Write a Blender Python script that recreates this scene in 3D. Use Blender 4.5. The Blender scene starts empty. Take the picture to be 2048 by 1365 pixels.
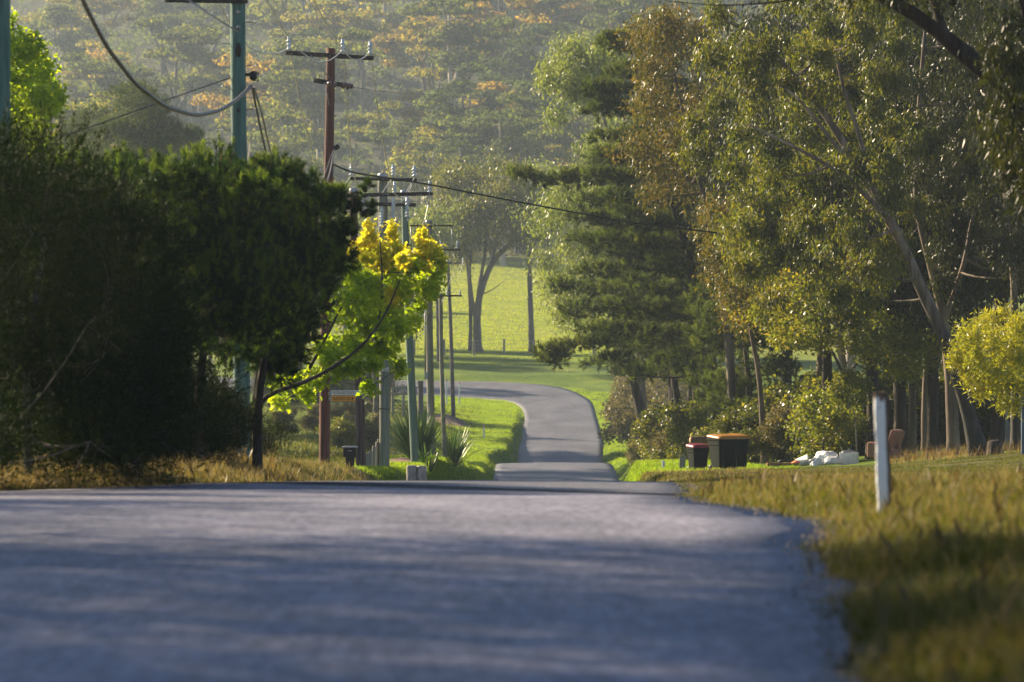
import bpy, bmesh, math, random
import numpy as np
from mathutils import Vector

rng = np.random.default_rng(7)
random.seed(7)
SC = bpy.context.scene
COL = SC.collection
CZ = 1.5                    # eye height of the photographer above the world's zero
F, CX, CY = 8000.0, 1024.0, 682.5   # long lens: pixels of the 2048 px wide photograph


def P(px, py, d):
    """the point at distance d that the photograph shows at pixel px, py"""
    return np.array([(px - CX) / F * d, d, CZ + (CY - py) / F * d])


def ss(a, b, x):
    t = np.clip((x - a) / (b - a), 0, 1)
    return t * t * (3 - 2 * t)


# ------------------------------------------------------------------ terrain
ZR = [(-40, -1.5), (0, -1.36), (8, -1.3), (15, -1.3), (22, -1.33), (30, -1.42), (38, -1.56), (45, -1.75), (52, -1.95), (58, -2.06), (62, -2.18), (66, -2.36),
      (75, -2.85), (90, -3.6), (119, -5.0), (145, -6.1), (170, -7.0), (195, -7.7), (208, -7.85), (218, -7.72), (228, -7.45),
      (236, -7.3), (243, -7.42), (250, -7.62), (258, -7.15), (270, -6.6), (285, -5.85), (300, -5.1), (313, -4.5), (330, -3.35),
      (345, -2.2), (360, -1.4), (400, 0.5), (450, 4.0), (500, 7.6), (520, 9.2), (560, 13.5), (600, 19), (700, 37), (800, 56),
      (900, 76), (1000, 98), (1080, 112), (1140, 114), (1250, 100), (1400, 90)]
ZG = [(-40, -1.45), (0, -1.3), (15, -1.22), (32, -1.29), (45, -1.68), (60, -2.1), (80, -2.72), (100, -3.3), (112, -3.74), (119, -3.98), (140, -4.4), (160, -4.9),
      (180, -5.5), (200, -6.2), (218, -6.9), (240, -7.15), (250, -7.3), (270, -6.5), (285, -5.75), (300, -5.0)]
ZL = [(-40, -1.45), (0, -1.3), (30, -1.5), (45, -1.72), (52, -1.83), (60, -2.02), (66, -2.1), (75, -2.2), (90, -2.75), (110, -3.45), (125, -4.1), (140, -4.3), (150, -4.4),
      (175, -5.2), (200, -6.2), (220, -7.0), (232, -7.0), (240, -6.8), (258, -6.3), (270, -5.9), (290, -5.25), (300, -4.95), (306, -4.78), (330, -3.35)]
ZM = [(-40, -1.3), (0, -1.1), (60, -1.9), (75, -2.1), (100, -3.0), (150, -4.6), (200, -4.9), (250, -4.8), (280, -4.7), (300, -4.72), (306, -4.76), (330, -3.35)]
LE = [(-40, -12.5), (38, -12.0), (46, -9), (52, -6.6), (56, -5.0), (62, -3.9), (70, -3.3), (140, -2.2), (200, -1.5), (218, -1.06), (228, -1.0), (242, -0.95), (247, 0.3),
      (264, .5), (290, .95), (300, .8), (307, .3), (311, -.5), (313.5, -2.9), (315.5, -6), (318, -12), (322, -25), (332, -60)]
RE = [(-40, 0.5), (5, 1.0), (15, 1.35), (17, 1.48), (21.5, 1.76), (26.6, 2.06), (29, 2.3), (31.5, 2.6), (33, 2.5), (37, 2.22), (40, 2.02), (43.5, 1.98), (52, 2.35), (58, 2.55), (64, 2.6), (75, 2.3), (90, 2.4), (140, 3.7), (218, 5.9), (245, 5.9), (250, 5.65), (268, 6.1),
      (303, 6.2), (312, 6.05), (319, 5.2), (325, 3.9), (328.5, 1.5), (335, -40)]
BR = [(290, 6.1), (303, 6.2), (312, 6.05), (319, 5.2), (325, 3.9), (328.5, 1.5), (330, -1), (330.6, -5), (331.5, -11), (334, -24), (342, -60)]
BL = [(290, .95), (300, .8), (307, .3), (311, -.5), (313.5, -2.9), (315.5, -6), (318, -12), (322, -25), (332, -60)]


def ip(tab, d):
    t = np.array(tab)
    return np.interp(d, t[:, 0], t[:, 1])


def zr(d):
    d = np.asarray(d, float)
    return (ip(ZR, d - 1.5) + ip(ZR, d) * 2 + ip(ZR, d + 1.5)) / 4


def wob(x, y):
    return np.sin(x * 1.3 + y * .37) * .5 + np.sin(x * .41 - y * .83 + 1.7) * .5 + np.sin(x * 2.9 + y * 1.9) * .25


def ground(x, d):
    """height of the ground relative to the world's zero"""
    x = np.asarray(x, float); d = np.asarray(d, float)
    L = np.where(d < 318, ip(LE, np.minimum(d, 318)), 1e3); R = np.where(d < 335, ip(RE, d), -1e3)
    L = np.where(d > 306, -60, L)                 # past the bend the road runs off to the side
    L = np.where(d < 306, L, L)
    r = zr(d)
    gl = ip(ZL, d) + (ip(ZM, d) - ip(ZL, d)) * ss(3, 9, L - x)
    gr = ip(ZG, d) + (.03 * np.clip(x - R - 1, 0, 6) + .10 * np.clip(x - R - 7, 0, 8)) * (1 - ss(200, 260, d))
    far = ss(300, 345, d)
    gl = gl * (1 - far) + (r + .02) * far; gr = gr * (1 - far) + (r + .02) * far
    wl = ss(0, .8 + 1.4 * ss(62, 70, d) * (1 - ss(108, 122, d)), L - x); wr = ss(0, .8, x - R)
    base = r - .035
    z = base * (1 - wl) * (1 - wr) + gl * wl + gr * wr * (1 - wl)
    # bend: keep the earth under the asphalt there
    z = np.where(d > 335, r - .03 + .03 * ss(346, 350, d + 0 * x), z)
    out = np.maximum(wl, wr)
    z = z + wob(x, d) * .035 * out * (d < 340)
    z = z + ss(380, 700, d) * (np.sin(x / 47 + d / 90) * 2.2 + np.sin(x / 21 - d / 55) * 1.1)
    return z + CZ


def gz(x, d):
    return float(ground(np.array([x]), np.array([d]))[0])


# ------------------------------------------------------------------ materials
def newmat(name):
    m = bpy.data.materials.new(name); m.use_nodes = True
    nt = m.node_tree; nt.nodes.clear()
    out = nt.nodes.new('ShaderNodeOutputMaterial')
    return m, nt, out


def N(nt, t, **kw):
    n = nt.nodes.new(t)
    for k, v in kw.items():
        if k.startswith('_'):
            setattr(n, k[1:], v)
        else:
            n.inputs[k.replace('_', ' ')].default_value = v
    return n


def ramp(nt, fac, cols, pos=None):
    r = nt.nodes.new('ShaderNodeValToRGB')
    el = r.color_ramp.elements
    n = len(cols); pos = pos or [i / (n - 1) for i in range(n)]
    while len(el) < n: el.new(.5)
    for e, c, p in zip(el, cols, pos):
        e.position = p; e.color = (*c, 1)
    nt.links.new(fac, r.inputs[0])
    return r.outputs[0]


def math_(nt, op, a, b, clamp=False):
    n = nt.nodes.new('ShaderNodeMath'); n.operation = op; n.use_clamp = clamp
    for i, v in enumerate((a, b)):
        if hasattr(v, 'is_output'): nt.links.new(v, n.inputs[i])
        else: n.inputs[i].default_value = v
    return n.outputs[0]


def noise(nt, scale, detail=3, stretch=None, rough=.55, co='Object'):
    tc = nt.nodes.new('ShaderNodeTexCoord')
    n = N(nt, 'ShaderNodeTexNoise', Scale=scale, Detail=detail, Roughness=rough)
    if stretch:
        mp = nt.nodes.new('ShaderNodeMapping'); mp.inputs['Scale'].default_value = stretch
        nt.links.new(tc.outputs[co], mp.inputs[0]); nt.links.new(mp.outputs[0], n.inputs[0])
    else:
        nt.links.new(tc.outputs[co], n.inputs[0])
    return n.outputs[0]


def leaf_mat(name, cols, trans=.4, rough=.45, spec=.5, tcol=1.6, nscale=.6, objrand=0.0):
    m, nt, out = newmat(name)
    geo = nt.nodes.new('ShaderNodeNewGeometry')
    v = math_(nt, 'MULTIPLY', geo.outputs['Random Per Island'], .5)
    nz = noise(nt, nscale, 2)
    v = math_(nt, 'ADD', v, math_(nt, 'MULTIPLY', math_(nt, 'SUBTRACT', nz, .25), .9 - objrand))
    if objrand:
        oi = nt.nodes.new('ShaderNodeObjectInfo')
        v = math_(nt, 'ADD', v, math_(nt, 'MULTIPLY', math_(nt, 'SUBTRACT', oi.outputs['Random'], .5), objrand * 1.6), True)
    c = ramp(nt, v, cols)
    b = N(nt, 'ShaderNodeBsdfPrincipled', Roughness=rough)
    b.inputs['Specular IOR Level'].default_value = spec
    nt.links.new(c, b.inputs['Base Color'])
    t = nt.nodes.new('ShaderNodeBsdfTranslucent')
    g = nt.nodes.new('ShaderNodeMix'); g.data_type = 'RGBA'; g.blend_type = 'MULTIPLY'; g.inputs[0].default_value = 1
    g.inputs[7].default_value = (tcol * 1.05, tcol, tcol * .55, 1)
    nt.links.new(c, g.inputs[6]); nt.links.new(g.outputs[2], t.inputs[0])
    mx = nt.nodes.new('ShaderNodeMixShader'); mx.inputs[0].default_value = trans
    nt.links.new(b.outputs[0], mx.inputs[1]); nt.links.new(t.outputs[0], mx.inputs[2])
    nt.links.new(mx.outputs[0], out.inputs[0])
    return m


def surf_mat(name, cols, scale=4, detail=4, rough=.8, stretch=None, bump=0.0, bscale=None, spec=.3, metal=0.0, pos=None):
    m, nt, out = newmat(name)
    nz = noise(nt, scale, detail, stretch)
    c = ramp(nt, nz, cols, pos or [.25 + .5 * i / max(1, len(cols) - 1) for i in range(len(cols))])
    b = N(nt, 'ShaderNodeBsdfPrincipled', Roughness=rough, Metallic=metal)
    b.inputs['Specular IOR Level'].default_value = spec
    nt.links.new(c, b.inputs['Base Color'])
    if bump:
        bp = N(nt, 'ShaderNodeBump', Strength=bump, Distance=.03)
        nb = noise(nt, bscale or scale * 3, 4, stretch)
        nt.links.new(nb, bp.inputs['Height']); nt.links.new(bp.outputs[0], b.inputs['Normal'])
    nt.links.new(b.outputs[0], out.inputs[0])
    return m


M = {}
M['teal'] = surf_mat('teal_treated_timber', [(.035, .07, .06), (.08, .155, .135), (.15, .24, .21)], 2.2, 6, .8, (4, 4, .35), .5, 6)
M['palegreen'] = surf_mat('pale_green_timber', [(.07, .11, .095), (.13, .18, .155), (.2, .25, .22)], 2.2, 6, .8, (4, 4, .35), .5, 6)
M['red'] = surf_mat('red_brown_timber', [(.035, .016, .013), (.10, .036, .025), (.19, .08, .06)], 2.5, 6, .8, (5, 5, .3), .5, 6)
M['brown'] = surf_mat('brown_weathered_timber', [(.035, .022, .018), (.09, .055, .042), (.17, .115, .095)], 2.5, 6, .85, (5, 5, .3), .5, 6)
M['greygreen'] = surf_mat('grey_green_timber', [(.10, .11, .09), (.19, .20, .16), (.28, .28, .24)], 2.5, 6, .85, (5, 5, .3), .4, 6)
M['grey'] = surf_mat('grey_timber', [(.12, .11, .09), (.23, .21, .17), (.34, .31, .26)], 2.5, 6, .85, (5, 5, .3), .4, 6)
M['arm'] = surf_mat('old_crossarm_timber', [(.02, .015, .014), (.05, .04, .035), (.28, .24, .2)], 3.0, 6, .85, (2, 8, 8), .5, 6, pos=[.3, .56, .72])
M['porcelain'] = surf_mat('insulator_porcelain', [(.42, .46, .52), (.62, .66, .72)], 3, 2, .15, spec=.6)
M['brownporc'] = surf_mat('brown_porcelain', [(.09, .05, .05), (.16, .1, .1)], 3, 2, .15, spec=.6)
M['steel'] = surf_mat('galvanised_steel', [(.25, .26, .28), (.4, .41, .43)], 12, 3, .4, metal=.6)
M['black'] = surf_mat('black_metal', [(.006, .006, .007), (.014, .014, .015)], 8, 3, .4)
M['wire'] = surf_mat('bare_conductor', [(.4, .37, .31), (.6, .56, .48)], 20, 2, .35, metal=.2)
M['cable'] = surf_mat('bundled_cable', [(.10, .095, .09), (.24, .23, .22)], 10, 3, .3, spec=.5)
M['darkcable'] = surf_mat('black_cable', [(.008, .008, .009), (.02, .02, .02)], 10, 3, .4)
M['bark_dark'] = surf_mat('dark_bark', [(.012, .009, .008), (.035, .025, .02), (.075, .055, .045)], 1.6, 6, .9, (5, 5, .6), .9, 5)
M['bark_gum'] = surf_mat('gum_bark', [(.035, .022, .016), (.11, .075, .055), (.27, .2, .15)], .9, 5, .75, (3, 3, .5), .5, 5)
M['bark_pale'] = surf_mat('pale_gum_bark', [(.22, .18, .15), (.42, .37, .32)], 1.2, 5, .7, (3, 3, .5), .3, 5)
M['bark_grey'] = surf_mat('grey_bark', [(.04, .035, .033), (.1, .085, .08), (.17, .15, .14)], 1.4, 6, .9, (5, 5, .6), .8, 5)
M['white'] = surf_mat('white_paint', [(.5, .5, .52), (.74, .74, .76), (.82, .82, .82)], 9, 5, .5, (3, 3, 1))
M['plastic_white'] = surf_mat('white_plastic', [(.6, .61, .62), (.78, .78, .78)], 6, 3, .35, spec=.5)
M['bin'] = surf_mat('dark_green_bin_plastic', [(.005, .009, .005), (.010, .015, .010)], 7, 4, .6, spec=.12)
M['lid_red'] = surf_mat('red_lid_plastic', [(.15, .006, .015), (.23, .014, .022)], 7, 3, .4, spec=.5)
M['lid_yellow'] = surf_mat('yellow_lid_plastic', [(.30, .12, .005), (.38, .165, .008)], 7, 3, .4, spec=.5)
M['orange'] = surf_mat('orange_plastic', [(.62, .17, .05), (.72, .25, .1)], 7, 3, .5)
M['sign_orange'] = surf_mat('orange_sign', [(.72, .27, .02), (.8, .33, .03)], 9, 3, .4)
M['sign_white'] = surf_mat('white_sign', [(.62, .58, .5), (.74, .71, .64)], 9, 3, .4)
M['ink'] = surf_mat('black_lettering', [(.01, .01, .01), (.02, .02, .02)], 9, 2, .5)
M['fabric'] = surf_mat('brown_upholstery', [(.2, .09, .055), (.31, .15, .1)], 14, 4, .9, bump=.3)
M['red_refl'] = surf_mat('red_reflector', [(.5, .02, .02), (.6, .05, .04)], 9, 2, .3)
M['log'] = surf_mat('cut_log', [(.08, .045, .025), (.22, .12, .06)], 3, 5, .9, (1, 8, 8), .6, 5)
M['logend'] = surf_mat('sawn_wood', [(.3, .19, .1), (.42, .28, .16)], 8, 4, .85)
M['rustwood'] = surf_mat('reddish_plank', [(.13, .05, .03), (.24, .1, .06)], 5, 4, .85, (1, 6, 6))
M['concrete'] = surf_mat('weathered_timber_bollard', [(.2, .16, .13), (.36, .31, .27), (.5, .46, .42)], 5, 5, .9, (3, 3, .8), .3)
M['blue_post'] = surf_mat('blue_grey_steel', [(.06, .09, .14), (.09, .13, .2)], 3, 3, .5)
M['gravel'] = surf_mat('edge_gravel', [(.06, .055, .055), (.13, .115, .105), (.22, .19, .17)], 8, 3, .9)
M['soil'] = surf_mat('dry_litter', [(.08, .045, .03), (.2, .12, .08), (.3, .2, .14)], 6, 6, .95, bump=.5)

def fire_bark():
    m, nt, out = newmat('fire_scarred_bark')
    tc = nt.nodes.new('ShaderNodeTexCoord'); sp = nt.nodes.new('ShaderNodeSeparateXYZ'); nt.links.new(tc.outputs['Object'], sp.inputs[0])
    a = noise(nt, .9, 5, (3, 3, .5)); pale = ramp(nt, a, [(.04, .025, .018), (.14, .095, .07), (.33, .26, .2)], [.3, .5, .65])
    dk = ramp(nt, noise(nt, 1.6, 6, (5, 5, .6)), [(.008, .006, .005), (.022, .016, .013), (.05, .036, .03)], [.3, .5, .7])
    r = nt.nodes.new('ShaderNodeMapRange'); r.inputs[1].default_value = 3.6; r.inputs[2].default_value = 7.0
    nt.links.new(math_(nt, 'ADD', sp.outputs[2], math_(nt, 'MULTIPLY', math_(nt, 'SUBTRACT', a, .5), 4.0)), r.inputs[0])
    c = nt.nodes.new('ShaderNodeMix'); c.data_type = 'RGBA'; nt.links.new(r.outputs[0], c.inputs[0]); nt.links.new(dk, c.inputs[6]); nt.links.new(pale, c.inputs[7])
    b = N(nt, 'ShaderNodeBsdfPrincipled', Roughness=.8); nt.links.new(c.outputs[2], b.inputs['Base Color'])
    bp = N(nt, 'ShaderNodeBump', Strength=.6, Distance=.03); nt.links.new(a, bp.inputs['Height']); nt.links.new(bp.outputs[0], b.inputs['Normal'])
    nt.links.new(b.outputs[0], out.inputs[0]); return m


M['bark_fire'] = fire_bark()
# leaves
G = {}
G['gum'] = leaf_mat('gum_leaf', [(.010, .017, .003), (.031, .042, .004), (.074, .078, .007), (.14, .105, .013)], .47, .42, .5, 3.1)
G['gum_dark'] = leaf_mat('dark_gum_leaf', [(.005, .009, .002), (.016, .021, .003), (.042, .045, .006)], .36, .44, .35, 2.4)
G['gum_pale'] = leaf_mat('pale_gum_leaf', [(.05, .075, .022), (.095, .125, .03), (.17, .185, .045)], .5, .42, .5, 2.2)
G['gum_orange'] = leaf_mat('rusty_gum_leaf', [(.018, .028, .004), (.042, .048, .007), (.09, .064, .012), (.06, .068, .009)], .48, .42, .4, 2.2)
G['understory'] = leaf_mat('understory_leaf', [(.025, .045, .007), (.07, .09, .010), (.13, .13, .015), (.2, .1, .02)], .5, .42, .4, 2.5)
G['maple'] = leaf_mat('maple_leaf', [(.08, .15, .006), (.19, .27, .008), (.34, .37, .014)], .66, .45, .3, 2.1)
G['maple_tip'] = leaf_mat('maple_new_leaf', [(.2, .28, .012), (.42, .42, .025), (.54, .47, .045), (.6, .42, .09)], .62, .45, .3, 1.8)
G['pine'] = leaf_mat('pine_needles', [(.005, .016, .005), (.015, .036, .008), (.042, .072, .014)], .38, .6, .1, 2.2)
G['pine_right'] = leaf_mat('shore_pine_needles', [(.012, .025, .006), (.033, .05, .010), (.085, .095, .018)], .4, .55, .15, 2.0)
G['pine_tip'] = leaf_mat('pine_new_needles', [(.034, .07, .012), (.085, .135, .018), (.16, .2, .032)], .42, .6, .1, 2.2)
G['pine_rtip'] = leaf_mat('shore_pine_new_needles', [(.03, .055, .012), (.065, .095, .018), (.13, .14, .03)], .42, .55, .12, 2.2)
G['candle'] = leaf_mat('pine_candle', [(.10, .06, .03), (.17, .13, .05)], .2, .6, .1, 1.2)
G['bush'] = leaf_mat('fine_bush_leaf', [(.003, .008, .002), (.009, .019, .004), (.034, .050, .007)], .3, .6, .05, 1.6)
G['wattle'] = leaf_mat('wattle_leaf', [(.13, .17, .014), (.24, .25, .018), (.36, .29, .02)], .5, .4, .4, 1.6)
G['shrub_dry'] = leaf_mat('dry_shrub_leaf', [(.06, .06, .025), (.13, .115, .045), (.2, .16, .06)], .4, .5, .3, 1.4)
G['flax'] = leaf_mat('flax_leaf', [(.03, .07, .02), (.06, .12, .03), (.11, .15, .05)], .3, .3, .6, 1.5)
G['hill'] = leaf_mat('forest_leaf', [(.028, .042, .009), (.065, .083, .014), (.135, .128, .02), (.21, .15, .03)], .55, .7, .1, 3.0, .22, .35)
G['hill_orange'] = leaf_mat('forest_rust_leaf', [(.04, .05, .010), (.10, .095, .015), (.21, .13, .026), (.16, .145, .022)], .55, .7, .1, 2.6, .22, .3)
G['hill_dark'] = leaf_mat('forest_dark_leaf', [(.02, .035, .010), (.045, .065, .014), (.10, .11, .02)], .5, .7, .1, 2.6, .22, .3)
G['grass'] = leaf_mat('green_grass_blade', [(.08, .14, .010), (.145, .22, .016), (.25, .29, .025)], .58, .5, .2, 2.1, .3)
G['grass_mid'] = leaf_mat('olive_grass_blade', [(.03, .05, .007), (.062, .08, .010), (.11, .105, .018), (.19, .145, .05)], .45, .5, .2, 1.7, .35)
G['grass_dry'] = leaf_mat('dry_grass_blade', [(.07, .072, .025), (.14, .115, .05), (.25, .19, .10), (.09, .10, .02)], .45, .55, .3, 1.4, .5)
G['grass_rust'] = leaf_mat('rusty_grass_blade', [(.09, .065, .025), (.19, .125, .05), (.28, .19, .09)], .45, .55, .3, 1.4, .5)
G['paddock'] = leaf_mat('paddock_grass', [(.11, .18, .018), (.20, .25, .025), (.31, .32, .035)], .6, .5, .2, 1.9, .12)


def ground_mat():
    m, nt, out = newmat('ground_turf')
    tc = nt.nodes.new('ShaderNodeTexCoord'); sp = nt.nodes.new('ShaderNodeSeparateXYZ')
    nt.links.new(tc.outputs['Object'], sp.inputs[0])
    a = noise(nt, .35, 5); b = noise(nt, 3.5, 5)
    v = math_(nt, 'ADD', math_(nt, 'MULTIPLY', a, .6), math_(nt, 'MULTIPLY', b, .4))
    near = ramp(nt, v, [(.035, .045, .012), (.08, .08, .022), (.16, .12, .045)], [.35, .5, .65])
    mid = ramp(nt, v, [(.05, .09, .010), (.095, .155, .012), (.16, .2, .025)], [.35, .5, .65])
    pad = ramp(nt, v, [(.08, .125, .016), (.16, .19, .022), (.27, .26, .03)], [.35, .5, .65])
    frs = ramp(nt, v, [(.03, .035, .02), (.05, .05, .025), (.08, .065, .03)], [.35, .5, .65])

    def mixby(lo, hi, c1, c2):
        r = nt.nodes.new('ShaderNodeMapRange'); r.inputs[1].default_value = lo; r.inputs[2].default_value = hi
        j = math_(nt, 'ADD', sp.outputs[1], math_(nt, 'MULTIPLY', math_(nt, 'SUBTRACT', a, .5), (hi - lo) * 1.2))
        nt.links.new(j, r.inputs[0])
        x = nt.nodes.new('ShaderNodeMix'); x.data_type = 'RGBA'
        nt.links.new(r.outputs[0], x.inputs[0]); nt.links.new(c1, x.inputs[6]); nt.links.new(c2, x.inputs[7])
        return x.outputs[2]
    c = mixby(108, 128, near, mid); c = mixby(335, 375, c, pad); c = mixby(525, 560, c, frs)
    bs = N(nt, 'ShaderNodeBsdfPrincipled', Roughness=.95); bs.inputs['Specular IOR Level'].default_value = .1
    nt.links.new(c, bs.inputs['Base Color'])
    bp = N(nt, 'ShaderNodeBump', Strength=.6, Distance=.06)
    nt.links.new(noise(nt, 9, 5), bp.inputs['Height']); nt.links.new(bp.outputs[0], bs.inputs['Normal'])
    nt.links.new(bs.outputs[0], out.inputs[0])
    return m


def road_mat():
    m, nt, out = newmat('asphalt')
    tc = nt.nodes.new('ShaderNodeTexCoord'); sp = nt.nodes.new('ShaderNodeSeparateXYZ')
    nt.links.new(tc.outputs['Object'], sp.inputs[0])
    fine = noise(nt, 55, 3, rough=.7); big = noise(nt, .5, 4, (1, .35, 1)); mid = noise(nt, 13, 5, (1, .17, 1), rough=.8)
    v = math_(nt, 'ADD', math_(nt, 'ADD', math_(nt, 'MULTIPLY', fine, .3), math_(nt, 'MULTIPLY', big, .25)), math_(nt, 'MULTIPLY', mid, .45))
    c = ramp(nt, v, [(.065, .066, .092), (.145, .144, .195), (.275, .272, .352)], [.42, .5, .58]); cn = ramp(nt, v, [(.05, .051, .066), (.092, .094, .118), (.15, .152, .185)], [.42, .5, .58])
    # a ragged dark band that runs aslant across the crest
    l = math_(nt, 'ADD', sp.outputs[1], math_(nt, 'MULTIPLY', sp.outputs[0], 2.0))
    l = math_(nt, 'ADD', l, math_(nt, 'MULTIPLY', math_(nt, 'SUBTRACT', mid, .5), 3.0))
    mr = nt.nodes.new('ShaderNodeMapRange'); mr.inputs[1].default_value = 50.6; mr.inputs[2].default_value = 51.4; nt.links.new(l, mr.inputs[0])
    cm = nt.nodes.new('ShaderNodeMix'); cm.data_type = 'RGBA'; nt.links.new(mr.outputs[0], cm.inputs[0]); nt.links.new(c, cm.inputs[6]); nt.links.new(cn, cm.inputs[7]); c = cm.outputs[2]  # colour offsets the light: shaded near asphalt lighter, sunlit far asphalt darker
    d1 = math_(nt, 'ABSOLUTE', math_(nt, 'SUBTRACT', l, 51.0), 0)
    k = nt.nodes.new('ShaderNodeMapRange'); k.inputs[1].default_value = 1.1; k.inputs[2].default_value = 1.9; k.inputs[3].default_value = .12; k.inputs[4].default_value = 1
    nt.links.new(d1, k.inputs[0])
    # darken the asphalt colour along the band
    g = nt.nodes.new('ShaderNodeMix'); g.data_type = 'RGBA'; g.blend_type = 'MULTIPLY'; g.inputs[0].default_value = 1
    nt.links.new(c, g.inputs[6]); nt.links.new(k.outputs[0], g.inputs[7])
    b = N(nt, 'ShaderNodeBsdfPrincipled', Roughness=.62); b.inputs['Specular IOR Level'].default_value = .35
    nt.links.new(g.outputs[2], b.inputs['Base Color'])
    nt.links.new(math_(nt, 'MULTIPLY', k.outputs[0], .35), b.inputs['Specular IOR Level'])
    bp = N(nt, 'ShaderNodeBump', Strength=.55, Distance=.012)
    nt.links.new(fine, bp.inputs['Height']); nt.links.new(bp.outputs[0], b.inputs['Normal'])
    nt.links.new(b.outputs[0], out.inputs[0])
    return m


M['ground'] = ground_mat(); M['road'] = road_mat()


# ------------------------------------------------------------------ mesh helpers
ORIG = {}


class MB:
    """collects shapes in world coordinates and links them as ONE mesh object"""
    def __init__(s): s.v = []; s.f = []; s.n = 0

    def add(s, verts, faces, mat=0, smooth=False):
        verts = np.asarray(verts, np.float32).reshape(-1, 3); faces = np.asarray(faces, np.int32)
        s.v.append(verts); s.f.append((faces + s.n, mat, smooth)); s.n += len(verts)
        return s

    def box(s, c, size, mat=0, rz=0., rx=0., ry=0., taper=1.0):
        hx, hy, hz = [q / 2 for q in size]
        v = np.array([(-hx, -hy, -hz), (hx, -hy, -hz), (hx, hy, -hz), (-hx, hy, -hz), (-hx * taper, -hy * taper, hz), (hx * taper, -hy * taper, hz), (hx * taper, hy * taper, hz), (-hx * taper, hy * taper, hz)])
        for ang, (i, j) in ((rx, (1, 2)), (ry, (2, 0)), (rz, (0, 1))):
            if ang:
                ca, sa = math.cos(ang), math.sin(ang); a, b = v[:, i].copy(), v[:, j].copy()
                v[:, i] = a * ca - b * sa; v[:, j] = a * sa + b * ca
        return s.add(v + np.array(c), [(0, 3, 2, 1), (4, 5, 6, 7), (0, 1, 5, 4), (1, 2, 6, 5), (2, 3, 7, 6), (3, 0, 4, 7)], mat)

    def tube(s, pts, rad, n=8, mat=0, cap=True):
        pts = np.asarray(pts, float); k = len(pts)
        rad = np.full(k, rad, float) if np.isscalar(rad) else np.asarray(rad, float)
        t = np.gradient(pts, axis=0); t /= np.linalg.norm(t, axis=1)[:, None] + 1e-9
        up = np.array([.31, .17, .93]) if abs(t[0][2]) < .8 else np.array([1., .13, .05])
        a = np.cross(t, up); a /= np.linalg.norm(a, axis=1)[:, None] + 1e-9
        b = np.cross(t, a)
        th = np.arange(n) / n * 2 * np.pi
        v = pts[:, None, :] + rad[:, None, None] * (np.cos(th)[None, :, None] * a[:, None, :] + np.sin(th)[None, :, None] * b[:, None, :])
        i = np.arange(k - 1)[:, None] * n; j = np.arange(n)[None, :]; j2 = (j + 1) % n
        q = np.stack([i + j, i + j2, i + n + j2, i + n + j], -1).reshape(-1, 4)
        base = s.n
        s.add(v.reshape(-1, 3), q, mat, True)
        if cap:
            s.f.append((np.arange(n)[None, ::-1].astype(np.int32) + base, mat, False)); s.f.append((np.arange(n)[None, :].astype(np.int32) + base + (k - 1) * n, mat, False))
        return s

    def lathe(s, c, prof, n=16, mat=0, axis=None):
        """prof: (radius, height) pairs; axis: direction of height (default up)"""
        ax = np.array(axis if axis is not None else (0, 0, 1.)); ax = ax / np.linalg.norm(ax)
        up = np.array([1., 0, 0]) if abs(ax[0]) < .8 else np.array([0, 1., 0])
        a = np.cross(ax, up); a /= np.linalg.norm(a); b = np.cross(ax, a)
        th = np.arange(n) / n * 2 * np.pi
        v = [np.array(c) + h * ax + max(r, 1e-4) * (math.cos(t) * a + math.sin(t) * b) for r, h in prof for t in th]
        k = len(prof); i = np.arange(k - 1)[:, None] * n; j = np.arange(n)[None, :]; j2 = (j + 1) % n
        return s.add(v, np.stack([i + j, i + j2, i + n + j2, i + n + j], -1).reshape(-1, 4), mat, True)

    def build(s, name, mats, parent=None, origin=None, bevel=0, seg=1):
        if not isinstance(mats, (list, tuple)): mats = [mats]
        v = np.concatenate(s.v)
        loc = np.array(parent.location if parent is not None else (origin if origin is not None else (0, 0, 0)), float)
        if parent is not None and parent.name in ORIG: loc = ORIG[parent.name]
        me = bpy.data.meshes.new(name)
        me.vertices.add(len(v)); me.vertices.foreach_set('co', (v - loc).astype(np.float32).ravel())
        loops = np.concatenate([f.ravel() for f, _, _ in s.f]); sizes = np.concatenate([np.full(len(f), f.shape[1]) for f, _, _ in s.f])
        mi = np.concatenate([np.full(len(f), m) for f, m, _ in s.f]); sm = np.concatenate([np.full(len(f), q) for f, _, q in s.f])
        me.loops.add(len(loops)); me.loops.foreach_set('vertex_index', loops.astype(np.int32))
        me.polygons.add(len(sizes)); st = np.concatenate([[0], np.cumsum(sizes)[:-1]])
        me.polygons.foreach_set('loop_start', st.astype(np.int32)); me.polygons.foreach_set('loop_total', sizes.astype(np.int32))
        me.polygons.foreach_set('material_index', mi.astype(np.int32)); me.polygons.foreach_set('use_smooth', sm.astype(bool))
        for m in mats: me.materials.append(m)
        me.update(calc_edges=True)
        if bevel:
            bm = bmesh.new(); bm.from_mesh(me)
            es = [e for e in bm.edges if e.is_manifold and e.calc_face_angle(0) > .5]
            bmesh.ops.bevel(bm, geom=es, offset=bevel, segments=seg, affect='EDGES', profile=.6, clamp_overlap=True)
            bm.to_mesh(me); bm.free()
        o = bpy.data.objects.new(name, me); COL.objects.link(o)
        if parent is not None:
            o.parent = parent; ORIG[o.name] = loc
        else: o.location = loc
        return o


def tag(o, label=None, cat=None, group=None, kind=None):
    if label: o['label'] = label
    if cat: o['category'] = cat
    if group: o['group'] = group
    if kind: o['kind'] = kind
    return o


def thing(name, loc, label, cat, group=None):
    o = bpy.data.objects.new(name, None); COL.objects.link(o); o.location = [float(q) for q in loc]
    o.empty_display_size = .3
    return tag(o, label, cat, group)


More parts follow.
